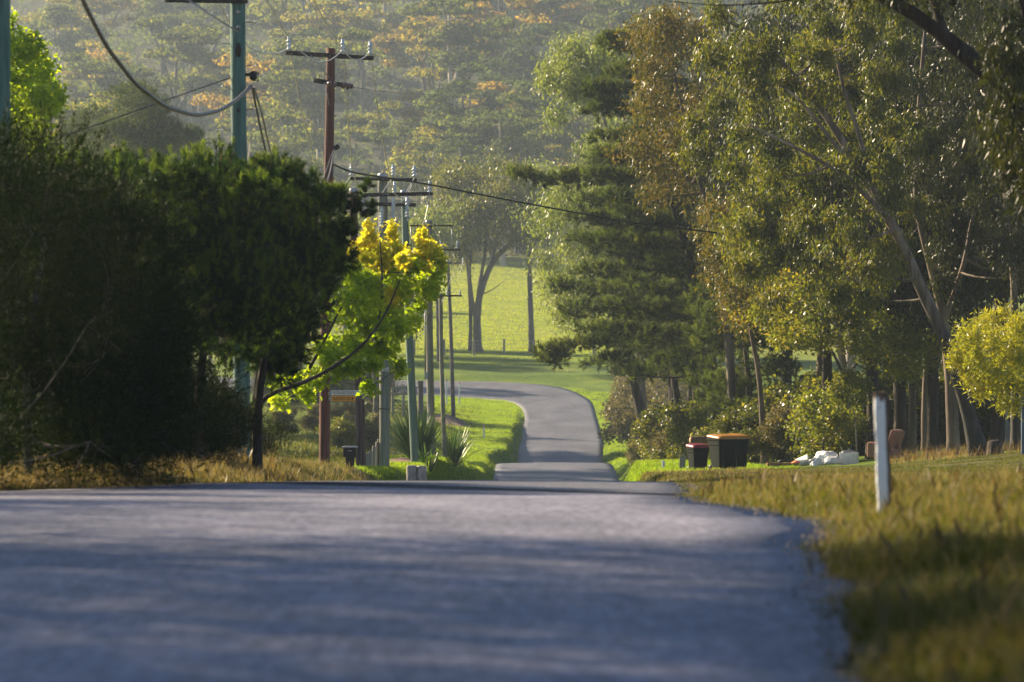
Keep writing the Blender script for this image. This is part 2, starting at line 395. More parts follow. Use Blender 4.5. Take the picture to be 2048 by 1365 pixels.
def copy_tree(o, loc=None, rz=0, sc=1.0, label=None, parent=None):
    c = o.copy(); COL.objects.link(c)
    if parent is not None: c.parent = parent
    else:
        c.location = [float(q) for q in loc]; c.rotation_euler = (0, 0, rz); c.scale = (sc, sc, sc)
        if label: c['label'] = label
    for ch in list(o.children): copy_tree(ch, parent=c)
    return c


def unit(a): return a / (np.linalg.norm(a, axis=-1, keepdims=True) + 1e-9)


# ------------------------------------------------------------------ leaves
def L_diamond(mb, p, ax, side, ln, wd, mat=0):
    n = len(p); ln = ln[:, None]; wd = wd[:, None]
    v = np.stack([p, p + ax * ln * .42 + side * wd * .5, p + ax * ln, p + ax * ln * .42 - side * wd * .5], 1)
    mb.add(v.reshape(-1, 3), np.arange(n * 4).reshape(-1, 4), mat)


def L_tri(mb, p, ax, side, ln, wd, mat=0):
    n = len(p); ln = ln[:, None]; wd = wd[:, None]
    v = np.stack([p - side * wd * .5, p + side * wd * .5, p + ax * ln], 1)
    mb.add(v.reshape(-1, 3), np.arange(n * 3).reshape(-1, 3), mat)


def in_ell(n, r, bias=.45):
    u = unit(rng.normal(size=(n, 3)))
    return u * (rng.random(n) ** bias)[:, None] * np.array(r), u


def gum_leaves(mb, cl, per, ln=.16, wd=.034, k=14, spread=.16, droop=1.0, mat=0):
    for c, r in cl:
        ns = max(3, int(per / k)); o, u = in_ell(ns, r)
        p = np.repeat(np.array(c) + o, k, 0) + rng.normal(size=(ns * k, 3)) * spread * np.array([1, 1, 1.3])
        ax = unit(np.array([0, 0, -droop]) + rng.normal(size=p.shape) * .55)
        side = unit(np.cross(ax, rng.normal(size=p.shape)))
        s = rng.uniform(.7, 1.25, len(p))
        L_diamond(mb, p, ax, side, ln * s, wd * s, mat)


def broad_leaves(mb, cl, per, sz=.1, k=8, spread=.14, mat=0, asp=.75):
    """three-lobed leaves, blades facing roughly up"""
    for c, r in cl:
        ns = max(3, int(per / k)); o, u = in_ell(ns, r)
        p = np.repeat(np.array(c) + o, k, 0) + rng.normal(size=(ns * k, 3)) * spread
        nrm = unit(np.array([0, 0, .7]) + rng.normal(size=p.shape) * .7)
        ax = unit(np.cross(nrm, rng.normal(size=p.shape))); ax = unit(ax + np.array([0, 0, -.35]))
        side = unit(np.cross(nrm, ax))
        s = sz * rng.uniform(.7, 1.3, len(p))
        n = len(p); S = s[:, None]
        v = np.stack([p, p + (ax * .35 + side * .62 * asp) * S, p + (ax * .5 + side * .22) * S, p + ax * S, p + (ax * .5 - side * .22) * S, p + (ax * .35 - side * .62 * asp) * S], 1)
        mb.add(v.reshape(-1, 3), np.arange(n * 6).reshape(-1, 6), mat)


def pine_needles(mb, cl, shoots, k=26, ln=.12, wd=.011, slen=.28, up=.8, mat=0, cand=None, cmat=1, cl_c=None):
    for c, r in cl:
        o, u = in_ell(shoots, r, .38)
        p0 = np.array(c) + o
        D = unit(u * .7 + np.array([0, 0, up]) + rng.normal(size=u.shape) * .3)
        t = rng.random((shoots, k))
        P0 = (p0[:, None] + D[:, None] * (t * slen)[..., None]).reshape(-1, 3)
        DD = np.repeat(D, k, 0)
        perp = unit(np.cross(DD, rng.normal(size=DD.shape)))
        a = rng.uniform(.45, 1.1, len(P0))[:, None]
        ax = DD * np.cos(a) + perp * np.sin(a)
        side = unit(np.cross(ax, rng.normal(size=ax.shape)))
        L_tri(mb, P0, ax, side, ln * rng.uniform(.7, 1.2, len(P0)), np.full(len(P0), wd), mat)
        if cand:
            sel = (u[:, 2] > .2) & (rng.random(shoots) < cand)
            q = p0[sel] + D[sel] * slen
            if len(q):
                axq = unit(np.array([0, 0, 1.]) + rng.normal(size=q.shape) * .08)
                for _ in range(2):
                    sd = unit(np.cross(axq, rng.normal(size=q.shape)))
                    L_diamond(mb, q, axq, sd, rng.uniform(.07, .2, len(q)), np.full(len(q), .022), cmat)


def fine_sprays(mb, cl, shoots, k=18, slen=.4, ln=.055, wd=.011, up=.8, mat=0):
    for c, r in cl:
        o, u = in_ell(shoots, r, .4)
        p0 = np.array(c) + o
        D = unit(u * .8 + np.array([0, 0, up]) + rng.normal(size=u.shape) * .35)
        t = rng.random((shoots, k))
        P0 = (p0[:, None] + D[:, None] * (t * slen)[..., None]).reshape(-1, 3)
        DD = np.repeat(D, k, 0)
        ax = unit(DD + rng.normal(size=DD.shape) * .5)
        side = unit(np.cross(ax, rng.normal(size=ax.shape)))
        L_diamond(mb, P0, ax, side, ln * rng.uniform(.6, 1.3, len(P0)), np.full(len(P0), wd), mat)


# ------------------------------------------------------------------ trees
def poly_clumps(poly, d0, d1, n, r0, r1, flat=1.0, grow=0):
    """n clumps whose centres fall inside the outline poly (pixels) between the distances d0 and d1"""
    poly = np.array(poly, float); lo, hi = poly.min(0), poly.max(0)
    out = []; pts = []
    tries = 0
    while len(out) < n and tries < 20000:
        tries += 1
        q = rng.uniform(lo, hi)
        ins = False; j = len(poly) - 1
        for i in range(len(poly)):
            if (poly[i][1] > q[1]) != (poly[j][1] > q[1]) and q[0] < (poly[j][0] - poly[i][0]) * (q[1] - poly[i][1]) / (poly[j][1] - poly[i][1]) + poly[i][0]: ins = not ins
            j = i
        if not ins: continue
        d = rng.uniform(d0, d1); c = P(q[0], q[1], d); r = rng.uniform(r0, r1)
        if pts and tries < 12000 and np.min(np.linalg.norm(np.array(pts) - c, axis=1)) < r * .75: continue
        pts.append(c); out.append((c, (r * rng.uniform(.9, 1.35), r * rng.uniform(.9, 1.3), r * flat * rng.uniform(.8, 1.15))))
    return out


def bez(a, b, n=6, lift=.15, jit=.05):
    a = np.array(a, float); b = np.array(b, float); L = np.linalg.norm(b - a)
    m = (a + b) / 2 + np.array([0, 0, -lift * L * .5]) + rng.normal(size=3) * jit * L
    t = np.linspace(0, 1, n)[:, None]
    return (1 - t) ** 2 * a + 2 * t * (1 - t) * m + t * t * b


def resample(pts, n):
    pts = np.asarray(pts, float); s = np.concatenate([[0], np.cumsum(np.linalg.norm(np.diff(pts, axis=0), axis=1))])
    t = np.linspace(0, s[-1], n)
    return np.stack([np.interp(t, s, pts[:, i]) for i in range(3)], 1)


def smooth_path(pts, n=24):
    p = resample(pts, n)
    for _ in range(3):
        p[1:-1] = (p[:-2] + 2 * p[1:-1] + p[2:]) / 4
    return p


def limbs(mb, trunks, cl, rmax=.09, twigs=4, mat=0, lift=.25, n=6):
    """limbs from the nearest trunk to each clump, and twigs inside the clump. trunks: (points, radii)"""
    allp = np.concatenate([t[0] for t in trunks]); allr = np.concatenate([t[1] for t in trunks])
    nodes = [allp]; rad = [allr]
    order = sorted(range(len(cl)), key=lambda i: np.min(np.linalg.norm(allp - cl[i][0], axis=1)))
    for i in order:
        c, r = cl[i]
        A = np.concatenate(nodes); Rr = np.concatenate(rad)
        dd = np.linalg.norm((A - c) * np.array([1, 1, 1.0]), axis=1) + np.where(A[:, 2] > c[2] + .3, 2.0, 0)
        j = int(np.argmin(dd))
        pth = bez(A[j], c, n, lift, .06)
        r0 = min(rmax, Rr[j] * .7, .02 + .02 * dd[j]); rr = np.linspace(r0, max(.008, r0 * .35), n)
        mb.tube(pth, rr, 6, mat, False); nodes.append(pth[2:]); rad.append(rr[2:])
        for _ in range(twigs):
            o, _u = in_ell(1, r, .3)
            mb.tube(bez(c, np.array(c) + o[0], 4, .1, .1), np.linspace(r0 * .35, .004, 4), 4, mat, False)


def trunk(mb, pts, r0, r1, n=24, sides=10, mat=0, flare=1.35):
    p = smooth_path(pts, n); rr = np.linspace(r0, r1, n); rr[0] *= flare; rr[1] *= 1 + (flare - 1) * .4
    rr = rr * (1 + .06 * np.sin(np.arange(n) * 1.7 + r0 * 50))
    mb.tube(p, rr, sides, mat)
    return p, rr


def px_path(pts, d):
    return [P(x, y, d if len(q) == 0 else q[0]) for x, y, *q in pts]


def ground_at(px, d, sink=.1):
    x = (px - CX) / F * d
    return np.array([x, d, gz(x, d) - sink])


def make_tree(name, label, cat, base, trunks, cl, leaf, bark, mats, group=None, rmax=.09, twigs=3, lift=.25, sides=10, crown='crown'):
    t = thing(name, base, label, cat, group)
    tb = MB(); tr = [trunk(tb, p, r0, r1, sides=sides) for p, r0, r1 in trunks]
    limbs(tb, tr, cl, rmax, twigs, lift=lift)
    tb.build('trunk', bark, t)
    lb = MB(); leaf(lb, cl); lb.build(crown, mats, t)
    return t

# ================================================================== THE SETTING
def build_ground():
    rows = np.concatenate([np.arange(-30, 350, 1.0), np.arange(350, 540, 4.0), np.arange(540, 1401, 14.0)])
    cp = np.concatenate([np.arange(0, 12, .4), np.arange(12, 40, 2.0), np.arange(40, 120, 8.0), np.arange(120, 441, 32.0)])
    cols = np.concatenate([-cp[:0:-1], cp])
    X, Y = np.meshgrid(cols, rows); Z = ground(X, Y)
    mb = MB(); nr, nc = X.shape
    i = np.arange(nr - 1)[:, None] * nc; j = np.arange(nc - 1)[None, :]
    mb.add(np.stack([X, Y, Z], -1).reshape(-1, 3), np.stack([i + j, i + j + 1, i + nc + j + 1, i + nc + j], -1).reshape(-1, 4), 0, True)
    return tag(mb.build('ground', M['ground']), kind='structure')


def build_road():
    mb = MB(); nc = 15
    ds = np.concatenate([np.arange(-25, 290, .5), [290]])
    jitR = np.interp(ds, np.arange(-30, 300, .9), rng.normal(size=len(np.arange(-30, 300, .9))) * .075)
    jitR *= 1 - .85 * ss(60, 130, ds)
    jitR += (1 - .9 * ss(60, 130, ds)) * np.interp(ds, np.arange(-30, 300, 4.3), rng.normal(size=len(np.arange(-30, 300, 4.3))) * .06)
    Lp = [(d, x) for d, x in zip(ds, ip(LE, ds) - .02)]; Rp = [(d, x) for d, x in zip(ds, ip(RE, ds) + jitR)]
    a = resample(np.array([(d, x, 0) for d, x in BL]), 60); b = resample(np.array([(d, x, 0) for d, x in BR]), 60)
    for q in range(3): a[1:-1] = (a[:-2] + 2 * a[1:-1] + a[2:]) / 4; b[1:-1] = (b[:-2] + 2 * b[1:-1] + b[2:]) / 4
    Lp += [(q[0], q[1]) for q in a[1:]]; Rp += [(q[0], q[1]) for q in b[1:]]
    Lp, Rp = np.array(Lp), np.array(Rp); t = np.linspace(0, 1, nc)[None, :]
    D = Lp[:, :1] * (1 - t) + Rp[:, :1] * t; X = Lp[:, 1:] * (1 - t) + Rp[:, 1:] * t
    Z = zr(D) + CZ + .03 * np.sin(t * np.pi) - .0
    V = np.stack([X, D, Z], -1)
    # a rim that goes down into the earth
    V = np.concatenate([V[:, :1] - [0, 0, .2], V, V[:, -1:] - [0, 0, .2]], 1)
    nr, n2 = V.shape[:2]; i = np.arange(nr - 1)[:, None] * n2; j = np.arange(n2 - 1)[None, :]
    mb.add(V.reshape(-1, 3), np.stack([i + j, i + j + 1, i + n2 + j + 1, i + n2 + j], -1).reshape(-1, 4), 0, True)
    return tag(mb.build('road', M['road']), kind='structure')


def grass(name, xs, n, hmin, hmax, wd, mat, lean=.35, sink=.02, tall=None):
    """xs(d) -> (x0, x1) strip; n blades between d0 and d1"""
    (d0, d1), fx = xs
    u = rng.random(n); d = d0 + (d1 - d0) * u
    x0, x1 = fx(d); x = x0 + (x1 - x0) * rng.random(n)
    dens = np.sin(x * 2.1 + d * .9) + np.sin(x * .7 - d * 1.7 + 2) + rng.normal(size=n) * .9
    k = dens > -1.1; x, d, dens = x[k], d[k], dens[k]
    p = np.stack([x, d, ground(x, d) - sink], 1)
    ax = unit(np.array([0, 0, 1.]) + rng.normal(size=p.shape) * lean * np.array([1, 1, .2]))
    side = unit(np.cross(ax, rng.normal(size=p.shape)))
    h = rng.uniform(hmin, hmax, len(p)) * (1 + .25 * np.tanh(dens))
    mb = MB(); w = np.full(len(p), wd) * rng.uniform(.6, 1.3, len(p))
    tip = p + ax * h[:, None]; bend = (unit(rng.normal(size=p.shape) * np.array([1, 1, 0])) * .25 * h[:, None])
    mid = p + ax * h[:, None] * .55
    v = np.stack([p - side * w[:, None] / 2, p + side * w[:, None] / 2, mid + side * w[:, None] * .38, tip + bend, mid - side * w[:, None] * .38], 1)
    mb.add(v.reshape(-1, 3), np.arange(len(p) * 5).reshape(-1, 5), 0)
    return tag(mb.build(name, mat), kind='stuff')


build_ground(); build_road()
Rr = lambda d: ip(RE, d); Ll = lambda d: ip(LE, d)
# verge beside the camera: olive blades, straw, seed stalks
grass('verge_grass', ((11, 50), lambda d: (Rr(d) + .02, d * .17 + 1.6)), 165000, .04, .13, .009, G['grass_mid'])
grass('dry_verge_grass', ((11, 50), lambda d: (Rr(d) - .04, d * .15 + .6)), 16000, .08, .24, .006, G['grass_dry'], .3)
grass('verge_grass', ((50, 112), lambda d: (Rr(d) + .05, d * .165 + 1.5)), 180000, .02, .065, .012, G['grass_mid'])
grass('dry_verge_grass', ((46, 108), lambda d: (Rr(d) - .05, Rr(d) + 3.2)), 7000, .05, .14, .008, G['grass_dry'], .3)
grass('verge_grass', ((12, 64), lambda d: (Rr(d) - .16, Rr(d) + .3)), 22000, .02, .10, .009, G['grass_mid'], .6)
grass('rusty_grass', ((116, 135), lambda d: (d * .092, d * .13)), 2600, .12, .42, .012, G['grass_rust'], .25)
grass('green_grass', ((108, 215), lambda d: (Rr(d) + .05, Rr(d) + 5 - (d - 108) * .02)), 90000, .06, .16, .022, G['grass'])
grass('green_grass', ((215, 335), lambda d: (Rr(d) + .05, Rr(d) + 4.0)), 45000, .07, .15, .03, G['grass'])
rs_ = np.random.default_rng(5); mb = MB(); nst = 2600
dd_ = 11 + 55 * rs_.random(nst); xx_ = Rr(dd_) + rs_.normal(size=nst) * .13
for x_, d_, r_ in zip(xx_, dd_, rs_.uniform(.006, .022, nst)):
    o_ = np.array([(-1, 0, 0), (1, 0, 0), (0, -1, 0), (0, 1, 0), (0, 0, -.6), (0, 0, .8)]) * r_ * rs_.uniform(.6, 1.3, (6, 3))
    mb.add(o_ + [x_, d_, max(gz(x_, d_), float(zr(d_)) + CZ - .005) + r_ * .3], [(0, 2, 5), (2, 1, 5), (1, 3, 5), (3, 0, 5), (2, 0, 4), (1, 2, 4), (3, 1, 4), (0, 3, 4)])
tag(mb.build('gravel', M['gravel']), kind='stuff')
# left verge: long dry grass in front of the pines, lawn beyond
grass('dry_verge_grass', ((46, 60), lambda d: (-d * .137, np.maximum(Ll(d) - .02, -d * .13))), 9000, .08, .22, .008, G['grass_dry'], .3)
grass('dry_verge_grass', ((52, 74), lambda d: (-d * .13, Ll(d) - .02)), 12000, .10, .3, .009, G['grass_dry'], .28)
grass('dry_verge_grass', ((74, 112), lambda d: (-d * .09, Ll(d) - .02)), 15000, .06, .2, .009, G['grass_dry'], .28)
grass('verge_grass', ((52, 112), lambda d: (-d * .13, Ll(d) + .02)), 60000, .04, .13, .010, G['grass_mid'], .3)
grass('rusty_grass', ((66, 76), lambda d: (-5.6 + 0 * d, -4.4 + 0 * d)), 500, .2, .5, .010, G['grass_rust'], .22)
grass('green_grass', ((112, 240), lambda d: (Ll(d) - 3.2, Ll(d) - .04)), 90000, .05, .15, .022, G['grass'])
grass('green_grass', ((240, 316), lambda d: (-6.0 + 0 * d, Ll(d) - .05)), 60000, .06, .14, .03, G['grass'])
grass('green_grass', ((112, 300), lambda d: (-d * .07, Ll(d) - 3.2)), 40000, .06, .3, .03, G['grass_mid'])
grass('green_grass', ((346, 372), lambda d: (-13 + 0 * d, 9 + 0 * d)), 26000, .04, .1, .04, G['grass'])
grass('paddock_grass', ((366, 535), lambda d: (-17 + 0 * d, 12 + 0 * d)), 90000, .08, .22, .05, G['paddock'], .3)

# ================================================================== POLES AND WIRES
def insulator(mb, p, s=1.0, mat=0, discs=3):
    prof = [(.018, -.14), (.018, 0)]
    for i in range(discs):
        z = i * .10
        prof += [(.05, z), (.085, z + .012), (.075, z + .035), (.045, z + .055)]
    z = discs * .10
    prof += [(.05, z), (.045, z + .045), (.0, z + .055)]
    mb.lathe(p, [(r * s, h * s) for r, h in prof], 10, mat)


def pole(label, d, base, top, r0, r1, mat, arms=(), ins=(), bolts=(), cap=None, steps=(), group='utility poles along the road', lean=0):
    """base, top: pixels of the foot and the head at distance d"""
    b = P(*base, d); t = P(*top, d); z0 = gz(b[0], d)
    b = b + (t - b) * ((z0 - .3 - b[2]) / (t[2] - b[2]))
    th = thing('utility_pole', (b[0], b[1], z0), label, 'utility pole', group)
    mb = MB(); n = 26; tt = np.linspace(0, 1, n)[:, None]
    path = b + (t - b) * tt; path[:, 0] += .02 * np.sin(tt[:, 0] * 5 + d); path[:, 1] += 0
    mb.tube(path, np.linspace(r0, r1, n) * (1 + .012 * np.sin(np.arange(n) * 2.3)), 18)
    mb.build('pole_shaft', mat, th)
    if cap is not None:
        MB().lathe(t - [0, 0, .06], [(r1 * 1.1, 0), (r1 * 1.12, .07), (r1 * .9, .11), (0, .12)], 16).build('pole_cap', M['steel'], th)

    def at(y):
        return b + (t - b) * ((P(0, y, d)[2] - b[2]) / (t[2] - b[2]))
    for (x0, y0, x1, y1, *hh) in arms:
        h = hh[0] if hh else .11
        A = P(x0, y0, d); B = P(x1, y1, d); off = np.array([0, -(r1 + .05), 0]); A = A + off; B = B + off
        c = (A + B) / 2; ln = np.linalg.norm(B - A); ang = math.atan2(B[2] - A[2], B[0] - A[0])
        MB().box(c, (ln, .1, h), 0, ry=-ang).build('crossarm', M['arm'], th, bevel=.008)
        m2 = MB(); m2.tube([c + [0, -.06, 0], at(y0) + [0, r1 + .03, 0]], .014, 6)
        s = at((y0 + y1) / 2)
        m2.tube([A * .72 + B * .28 + [0, -.055, -.02], s + [0, -r1 - .01, -.62]], .014, 6)
        m2.build('arm_brace', M['steel'], th)
    for (x, y, *k) in ins:
        m3 = MB(); insulator(m3, P(x, y, d) + [0, -(r1 + .05), 0], *(k or (1.0,)))
        m3.build('insulator', M['porcelain'], th)
    if steps:
        for (x, y, sgn) in steps:
            q = at(y); q = q + [sgn * (r0 * .93), 0, 0]
            MB().tube([q - [sgn * .08, 0, 0], q + [sgn * .17, 0, .005], q + [sgn * .172, 0, .03]], .010, 6).build('step_peg', M['steel'], th)
    if bolts:
        for (x, y) in bolts:
            q = at(y); q = np.array([P(x, y, d)[0], q[1] - r1 * 1.02, q[2]])
            MB().lathe(q, [(.045, 0), (.045, .02), (.025, .022), (.022, .05), (0, .052)], 6, axis=(0, -1, 0)).build('bolt', M['steel'], th)
    th['d'] = d
    del th['d']
    return th, at


pole('tall blue-green pole cut by the photo edge behind the dark bush', 59, (2, 1000), (-4, -500), .2, .165, M['teal'])
p1, at1 = pole('thick blue-green pole with step pegs, rising behind the young pines', 76, (482, 915), (477, -130), .165, .14, M['teal'],
               arms=[(332, 0, 497, 2, .13)], steps=[(0, 45, 1), (0, 88, -1), (0, 132, 1), (0, 175, -1), (0, 219, 1), (0, 262, -1)], bolts=[(478, 26), (478, 56)])
MB().lathe(at1(152) + [.27, -.0, 0], [(.02, -.1), (.07, -.06), (.075, .05), (.03, .09)], 10).box(at1(152) + [.2, 0, .02], (.2, .09, .06)).tube([at1(150) + [.24, 0, .05], at1(150) + [.36, 0, .03], at1(150) + [.36, 0, -.12], at1(150) + [.28, 0, -.1]], .015, 6).build('cable_clamp', M['black'], p1)
knot = MB()
for y, s in ((103, 1.0), (222, .6)):
    knot = MB(); q = at1(y); knot.lathe(q + [-.01, -.118, -.15 * s], [(0, 0), (.05 * s, .05 * s), (.062 * s, .15 * s), (.045 * s, .28 * s), (0, .34 * s)], 10); knot.build('wood_knot', M['bark_dark'], p1)
p2, at2 = pole('red-brown timber pole with two dark crossarms and white insulators', 110, (649, 930), (660, 97), .15, .12, M['red'],
               arms=[(573, 107, 748, 118, .12), (628, 162, 706, 174, .12)], ins=[(579, 100), (686, 105), (741, 109)])
for x, y in ((660, 169), (670, 171), (689, 172), (698, 174)):
    m3 = MB(); q = P(x, y, 110) + [0, -.3, -.01]
    m3.lathe(q, [(0, -.1), (.03, -.09), (.055, -.03), (.075, .0), (.06, .05), (.03, .09), (0, .1)], 10, axis=(.55, -.2, .8))
    m3.build('insulator', M['brownporc'], p2)
MB().box(at2(296) + [.16, 0, 0], (.16, .08, .12)).lathe(at2(296) + [.24, 0, -.05], [(.0, 0), (.06, .03), (.06, .12), (0, .16)], 8).build('cable_clamp', M['black'], p2)
p3, at3 = pole('brown timber pole right beside the black mailbox', 120, (721, 936), (707, 380), .155, .12, M['brown'],
               arms=[(690, 392, 866, 388, .11)], ins=[(790, 387), (860, 386)], cap=1)
p4, at4 = pole('grey-green pole with grey cap, two crossarms and a small white plate', 125, (769, 948), (766, 350), .17, .15, M['greygreen'],
               arms=[(700, 358, 834, 361, .1), (721, 409, 832, 411, .11)], ins=[(703, 352), (787, 352), (829, 354), (726, 405, .8), (788, 405, .8), (814, 405, .8)], cap=1)
m = MB(); m.box(P(771, 739, 125) + [0, -.185, 0], (.2, .012, .13)); sp = m.build('warning_plate', M['sign_white'], p4)
m = MB()
for k in range(3): m.box(P(771, 736 + k * 3, 125) + [0, -.193, 0], (.15 - .03 * (k == 2), .004, .016))
m.build('plate_lines', M['ink'], sp)
for x, y in ((764, 442), (787, 425), (815, 423)):
    m = MB(); insulator(m, P(x, y + 12, 125) + [0, -.28, 0], .95, discs=6); m.build('surge_arrester', M['porcelain'], p4)
m = MB(); m.tube([P(758, 706, 125) + [-.0, -.16, 0], P(758, 860, 125) + [0, -.16, 0], P(757, 945, 125) + [0, -.16, 0]], .02, 6); m.build('conduit', M['bark_dark'], p4)
th_ = np.linspace(0, 2 * np.pi, 17)
m = MB(); c_ = at4(818)
m.tube(np.stack([c_[0] + .18 * np.cos(th_), c_[1] + .18 * np.sin(th_), c_[2] + .015 * np.sin(th_ * 2)], 1), .012, 5); m.build('strap', M['black'], p4)
p5, at5 = pole('slim pale blue-green pole rising out of the flax clump', 140, (829, 918), (808, 384), .155, .115, M['palegreen'],
               arms=[(800, 491, 822, 491, .06)], cap=1)
p6, at6 = pole('pale grey pole with a high steel frame behind the flax', 172, (863, 900), (857, 443), .17, .13, M['grey'],
               arms=[(820, 452, 907, 452, .08), (868, 500, 920, 501, .07)], ins=[(882, 497, .9), (915, 497, .9)], cap=1)
m = MB(); m.tube([P(822, 452, 172) + [0, -.2, 0], P(823, 500, 172) + [0, -.2, 0]], .03, 6); m.build('hanger', M['steel'], p6); m = MB(); m.tube([P(904, 452, 172) + [0, -.2, 0], P(904, 500, 172) + [0, -.2, 0]], .025, 6); m.build('hanger', M['steel'], p6)
m = MB(); m.tube([P(850, 590, 172) + [0, -.1, 0], P(850, 760, 172) + [0, -.1, 0]], .025, 6); m.tube([P(853, 560, 172) + [0, -.15, 0], P(852, 750, 172) + [0, -.1, 0]], .018, 6); m.box(P(853, 752, 172) + [0, -.15, 0], (.16, .1, .3)); m.build('conduit', M['steel'], p6)
p7, at7 = pole('thin bare stay pole with a low crossarm, right of the flax clump', 165, (888, 905), (881, 587), .095, .08, M['grey'],
               arms=[(872, 592, 924, 592, .07)], ins=[(894, 591, .6), (920, 591, .6)])
p8, at8 = pole('dark slender pole at the inside of the bend, on a mound of dry litter', 275, (906, 797), (896, 522), .15, .11, M['bark_grey'],
               arms=[(894, 527, 928, 527, .08)], ins=[(926, 525, .9)], cap=1)


def wire(name, label, pts, r, mat, group='overhead wires', sides=5, twist=0, cat='wire', n=60):
    p = [P(x, y, d) for x, y, d in pts]; p = smooth_path(p, n)
    mb = MB()
    if twist:
        p = resample(p, n * 6); t = np.gradient(p, axis=0); t = unit(t); a = unit(np.cross(t, [0, 0, 1.])); b = np.cross(t, a)
        s = np.concatenate([[0], np.cumsum(np.linalg.norm(np.diff(p, axis=0), axis=1))])
        for k in range(3):
            ph = (s / twist * 2 * np.pi + k * 2.094)[:, None]
            mb.tube(p + (np.cos(ph) * a + np.sin(ph) * b) * r * .62, r * .62, 5, cap=False)
    else:
        mb.tube(p, r, sides)
    o = mb.build(name, mat, origin=p[0])
    return tag(o, label, cat, group)


wire('bundled_cable', 'thick twisted cable hanging in a deep loop up to the clamp', [(120, -90, 55), (165, 0, 57.5), (190, 52, 59), (215, 97, 60.5), (270, 168, 64), (330, 214, 67.5), (390, 232, 70.5), (440, 222, 73), (475, 200, 74.7), (503, 172, 76)], .034, M['cable'], twist=.22)
for k, dx in enumerate((0, 9)):
    wire('bundled_cable', ('left' if k == 0 else 'right') + ' one of two dark ropes of cable dropping from the clamp into the pines',
         [(505 + dx * .4, 178, 76), (514 + dx, 225, 78), (530 + dx, 298, 82), (560 + dx, 400, 90), (600 + dx, 445, 99), (632 + dx, 402, 104), (652 + dx, 345, 107.5), (668, 298, 110)], .022, M['darkcable'] if k == 0 else M['cable'], twist=.2)
wire('service_cable', 'black service cable slanting from the red-brown pole across to the gum trees', [(668, 330, 110), (700, 345, 111), (850, 368, 114), (1040, 405, 118), (1250, 444, 121), (1490, 473, 124)], .026, M['darkcable'])
wire('service_cable', 'thin dark wire sloping from the thick blue-green pole down behind the pines', [(462, 156, 76), (455, 158, 76), (380, 184, 74), (300, 212, 72), (200, 248, 70), (90, 284, 68)], .012, M['darkcable'])
W = 'conductors of the power line'
wire('power_line', 'bare wire sagging from above to the leftmost insulator of the red-brown pole', [(420, -20, 80), (433, 0, 82), (468, 62, 90), (500, 97, 97), (530, 109, 102), (555, 107, 106), (579, 97, 110)], .015, M['wire'], W)
wire('power_line', 'bare wire sagging from above to the middle insulator of the red-brown pole', [(520, -20, 78), (532, 0, 80), (565, 58, 90), (602, 105, 98), (635, 126, 103), (662, 121, 107), (686, 101, 110)], .015, M['wire'], W)
wire('power_line', 'bare wire sagging from above to the rightmost insulator of the red-brown pole', [(615, -25, 84), (627, 0, 87), (657, 57, 96), (686, 103, 102), (705, 120, 106), (723, 120, 108), (741, 105, 110)], .015, M['wire'], W)
wire('power_line', 'bare wire dropping from the leftmost insulator behind the pine top', [(580, 101, 110), (588, 140, 110.5), (604, 225, 112), (625, 310, 115), (648, 372, 119), (672, 396, 122), (703, 352, 125)], .015, M['wire'], W)
wire('power_line', 'bare wire dropping from the middle insulator of the red-brown pole', [(687, 104, 110), (692, 170, 110.5), (698, 270, 113), (705, 340, 116), (722, 400, 119), (755, 400, 122), (787, 353, 125)], .015, M['wire'], W)
wire('power_line', 'bare wire dropping from the rightmost insulator of the red-brown pole', [(742, 108, 110), (750, 180, 110.5), (762, 262, 112), (776, 335, 115), (790, 390, 118), (806, 398, 121), (829, 355, 125)], .015, M['wire'], W)
wire('power_line', 'fine wire running from the lower crossarm toward the distant gum trees', [(700, 174, 110), (760, 183, 125), (860, 190, 150), (980, 199, 180), (1150, 218, 225)], .010, M['darkcable'], W)
wire('power_line', 'bare wire hanging from the capped pole down to the steel frame pole', [(829, 356, 125), (834, 392, 126), (842, 430, 130), (850, 448, 140), (866, 450, 160), (882, 492, 172)], .012, M['wire'], W)
wire('power_line', 'bare wire hanging from the outer insulator of the brown pole to the steel frame', [(860, 383, 120), (866, 415, 122), (874, 452, 130), (882, 482, 150), (900, 486, 165), (915, 492, 172)], .012, M['wire'], W)
wire('power_line', 'short bright jumper wire looping below the capped crossarm', [(828, 358, 124.6), (820, 380, 124), (806, 402, 123), (790, 408, 122), (787, 388, 120.2)], .013, M['wire'], W)
wire('power_line', 'short bright jumper wire looping up to the outer insulator of the brown pole', [(859, 386, 119.8), (856, 412, 119.5), (851, 438, 119.3), (845, 450, 119.2)], .013, M['wire'], W)
wire('power_line', 'thin wire falling from the steel frame to the dark slender pole', [(904, 500, 172), (908, 540, 190), (914, 560, 220), (920, 548, 255), (926, 524, 275)], .014, M['wire'], W)
wire('power_line', 'thin wire between the thin stay pole and the dark slender pole', [(882, 588, 165), (887, 600, 180), (893, 590, 220), (900, 560, 260), (926, 524, 275)], .012, M['wire'], W)

